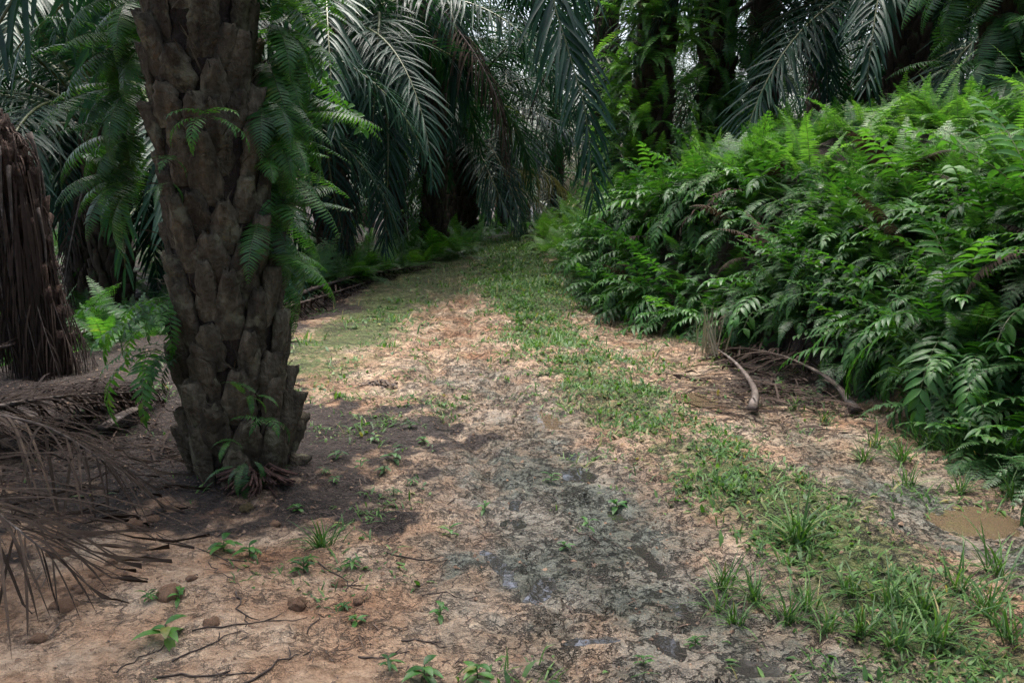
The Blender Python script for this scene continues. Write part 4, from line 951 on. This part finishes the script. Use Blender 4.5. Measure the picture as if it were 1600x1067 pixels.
def litter():
    r = np.random.default_rng(8); n = 36000
    y = 2.7 * (14 / 2.7) ** r.random(n); x = r.uniform(-4.6, 3.2, n)
    u = x - road_x(y); d = np.hypot(x + 1.6, y - 5.2)
    pr = .8 * (1 - sst(.8, 1.9, d)) + .55 * sst(.4, 1.4, -1.2 - x + .5 * fbm(x, y, 1, 2, 3)) + .2 + .3 * sst(.1, .5, fbm(x, y, 1.8, 2, 7)) * (u < -.6) + .6 * gau(x - foot_x(y), .35)
    pr *= 1 - .8 * np.exp(-(u / .4) ** 4)
    k = r.random(n) < pr; x, y = x[k], y[k]; n = len(x)
    a = r.uniform(0, 6.28, n); L = r.uniform(.012, .05, n) * r.choice([.6, .8, 1, 2.2], n); wd = np.where(r.random(n) < .7, r.uniform(.0015, .004, n), r.uniform(.004, .009, n))
    V, q = strips(np.stack([x, y, H(x, y) + r.uniform(.002, .014, n)], 1), np.stack([np.cos(a), np.sin(a), r.normal(.0, .15, n)], 1), np.tile([0, 0, 1.0], (n, 1)) + r.normal(0, .15, (n, 3)), L, wd, .2, 3, .12, [.5, 1, .8, .2])
    tag(link('leaf_litter', make_mesh('leaf_litter', clampz(V, .001, .002), q, M_LITTER)), 'scattered dark bits of leaf and stalk on the clay', None, None, 'stuff')
litter()
def crumbs():
    r = np.random.default_rng(18); n = 12000
    y = 2.6 * (11 / 2.6) ** r.random(n); x = r.uniform(-4.2, 3.0, n); u = x - road_x(y)
    pr = .35 + .6 * sst(-.2, .4, fbm(x, y, 1.4, 2, 17)) + .5 * sst(.5, 1.6, -.6 - x)
    pr *= 1 - .7 * np.exp(-(u / .4) ** 4)
    k = (r.random(n) < pr) & (x < foot_x(y)); x, y = x[k], y[k]; n = len(x)
    sz = .0022 + .012 * r.random(n) ** 5
    oc = np.array([[1, 0, 0], [0, 1, 0], [-1, 0, 0], [0, -1, 0], [0, 0, .8], [0, 0, -.5]], float)
    V = oc[None] * sz[:, None, None] * r.uniform(.6, 1.4, (n, 6, 3)) + r.normal(0, .15, (n, 6, 3)) * sz[:, None, None]
    a = r.uniform(0, 6.28, n); ca, sa = np.cos(a)[:, None], np.sin(a)[:, None]
    V = np.stack([V[..., 0] * ca - V[..., 1] * sa, V[..., 0] * sa + V[..., 1] * ca, V[..., 2]], -1) + np.stack([x, y, H(x, y) + .001], 1)[:, None]
    q = np.array([[0, 1, 4, 4], [1, 2, 4, 4], [2, 3, 4, 4], [3, 0, 4, 4], [1, 0, 5, 5], [2, 1, 5, 5], [3, 2, 5, 5], [0, 3, 5, 5]])
    Q = (q[None] + (np.arange(n) * 6)[:, None, None]).reshape(-1, 4)
    m = leaf_mat('clay crumb', [(.10, .065, .045), (.20, .13, .09), (.33, .23, .165), (.1, .08, .06)], .85, 0, None, .2)
    tag(link('soil_crumbs', make_mesh('soil_crumbs', V.reshape(-1, 3), Q, m, None, False)), 'loose crumbs of clay and grit on the track', None, None, 'stuff')
crumbs()

def twig(p0, p1, rad, label, group='dark twigs on the clay'):
    rad *= .75
    a, b = G(*p0), G(*p1); r = rng; n = 9
    t = np.linspace(0, 1, n); P = a + (b - a) * t[:, None]; L = np.linalg.norm(b - a); sd_ = np.array([-(b - a)[1], (b - a)[0], 0]) / L
    P = P + sd_ * (np.sin(t * r.uniform(3, 7) + r.uniform(0, 6)) * .010 * L)[:, None] + sd_ * r.normal(0, .008, (n, 1)); P[:, 2] = H(P[:, 0], P[:, 1]) + rad * .7
    base = P[0].copy(); g = Geo(); g.add(tube(P - base, rad * .7 * (1 - .55 * t), 6))
    i = 5; q = P[i] - base; g.add(tube([q, q + (P[i + 1] - P[i]) * .8 + sd_ * .25 * L * .3, q + (P[i + 1] - P[i]) * 1.6 + sd_ * .2 * L], [rad * .6, rad * .45, rad * .2], 5))
    tag(link('twig', g.mesh('twig', [M_TWIG]), None, tuple(base)), label, 'twig', group)
twig((300, 985), (480, 965), .007, 'crooked dark twig lying across the clay left of the seedlings')
twig((270, 1035), (375, 985), .007, 'thin twig slanting up to the crooked one at lower left')
twig((245, 1060), (400, 1052), .008, 'dark twig along the bottom edge of the frame')
twig((380, 1070), (490, 1018), .009, 'thick twig slanting from the bottom edge')
twig((372, 925), (385, 980), .008, 'short knotted twig stub standing out of the clay')
twig((605, 862), (700, 875), .007, 'bent dark root on pale clay right of the dense tuft')
for a, b in (((495, 880), (580, 930)), ((540, 925), (560, 900)), ((630, 1000), (700, 1010)), ((1080, 858), (1105, 845)), ((900, 830), (940, 850)), ((480, 990), (520, 950)), ((660, 930), (760, 940)), ((320, 880), (380, 920)), ((180, 1050), (260, 1010)), ((560, 1030), (640, 1020)), ((1190, 850), (1205, 890)), ((880, 540), (920, 560)), ((520, 640), (600, 655)), ((470, 640), (560, 620)), ((700, 790), (760, 780)), ((240, 830), (420, 905)), ((160, 690), (290, 650))):
    twig(a, b, rng.uniform(.004, .008), 'thin dark twig scattered on the clay', 'thin twigs on the clay')

def clod_mesh(seed, mat):
    r = np.random.default_rng(seed); nu, nv = 20, 12
    th = np.linspace(0, 2 * np.pi, nu, endpoint=False); ph = np.linspace(.02, np.pi - .02, nv); T_, P_ = np.meshgrid(th, ph)
    x, y, z = np.cos(T_) * np.sin(P_), np.sin(T_) * np.sin(P_), np.cos(P_) * .7
    d = 1 + .34 * fbm(np.cos(T_) * np.sin(P_) * 1.3 + seed, np.sin(T_) * np.sin(P_) * 1.3 + z, 1.2, 4, seed)
    V = np.stack([x * d, y * d, z * d], -1).reshape(-1, 3); idx = np.arange(nu * nv).reshape(nv, nu); nx = np.roll(idx, -1, 1)
    return make_mesh('clod', V, np.stack([idx[:-1], idx[1:], nx[1:], nx[:-1]], -1).reshape(-1, 4), mat)
M_CLOD = bark_mat('clay clod', (.16, .095, .06), (.28, .18, .12), (.37, .26, .18), (14, 14, 14), .8, (.12, .10, .05), .6)
M_STONE = bark_mat('mossy stone', (.06, .045, .02), (.13, .10, .05), (.2, .16, .085), (20, 20, 20), .8, (.1, .1, .04), .55)
CLOD = [clod_mesh(s, M_CLOD) for s in (1, 2, 3)]; STONE = clod_mesh(9, M_STONE)
def clod(px, py, s, label, me=None, group='clay clods'):
    s *= .62
    p = G(px, py); o = link('clay_clod', me or CLOD[int(rng.integers(0, 3))], None, (p[0], p[1], float(H(p[0], p[1])) + s * .05), (rng.uniform(-.3, .3), rng.uniform(-.3, .3), rng.uniform(0, 6.28)), s); tag(o, label, 'clod', group)
clod(385, 795, .055, 'yellowish lump at the foot of the dry spike cluster', STONE)
clod(265, 930, .085, 'wide flat clay clod under small seedlings at lower left')
clod(465, 945, .06, 'round clay clod beside the leafy seedling')
clod(100, 950, .075, 'round clod among the dry leaflets at lower left')
clod(95, 865, .085, 'large clod half hidden behind dry leaflets')
for px, py, s in ((150, 900, .05), (175, 880, .04), (530, 915, .05), (210, 820, .06), (240, 812, .05), (330, 975, .05), (560, 940, .035), (60, 1000, .05), (125, 925, .03), (430, 820, .04), (300, 905, .04)):
    clod(px, py, s, 'small reddish clay clod scattered near the palm foot', None, 'small clods near the palm foot')

def spike_cluster():
    r = np.random.default_rng(3); p = G(392, 772); base = np.array([p[0], p[1], float(H(p[0], p[1]))])
    g = Geo()
    for k in range(90):
        a = r.uniform(2.6, 6.8); el = r.uniform(.02, .75); L = r.uniform(.14, .24); d = np.array([math.cos(a) * math.cos(el), math.sin(a) * math.cos(el) - .05, math.sin(el)])
        q = np.array([.02, .07, .05]) + r.normal(0, .015, 3)
        g.add(tube([q, q + d * L * .5 + (0, 0, .015), q + d * L + (0, 0, -.03 - .3 * L * math.sin(el))], [.006, .0095, .005], 5))
    m = bark_mat('dry flower spike', (.03, .018, .016), (.07, .04, .034), (.11, .065, .05), (60, 60, 60), .5, (.12, .08, .06), .7)
    tag(link('dry_flower_cluster', g.mesh('dry_flower_cluster', [m]), None, tuple(base)), 'fallen cluster of dry reddish brown flower spikes at the palm foot', 'flower cluster')
spike_cluster()
def slab():
    a, b = G(160, 683), G(212, 660); P, L = spline([a + (0, 0, .06), (a + b) / 2 + (0, 0, .09), b + (0, 0, .10)], 10)
    V, q = tube(P - P[0], .045, 10, .3)
    tag(link('cut_stalk', make_mesh('cut_stalk', V, q, M_RACH_DEAD), None, tuple(P[0])), 'short bluish grey piece of flat cut stalk left of the palm', 'cut stalk')
slab()
def debris():
    p = G(592, 602); r = np.random.default_rng(6); n = 60; a = r.uniform(0, 6.28, n); base = np.array([p[0], p[1], float(H(p[0], p[1]))])
    x, y = r.normal(0, .10, n), r.normal(0, .05, n); P = np.stack([x, y, np.maximum(0, .05 - .3 * np.hypot(x, y))], 1)
    V, q = strips(P, np.stack([np.cos(a), np.sin(a), r.normal(.05, .2, n)], 1), np.tile([0, 0, 1.0], (n, 1)), r.uniform(.04, .12, n), r.uniform(.012, .03, n), .8, 3, .3)
    tag(link('leaf_clump', make_mesh('leaf_clump', V, q, M_LITTER), None, tuple(base)), 'small dark clump of rotting leaves on the pink clay', 'leaf clump')
debris()
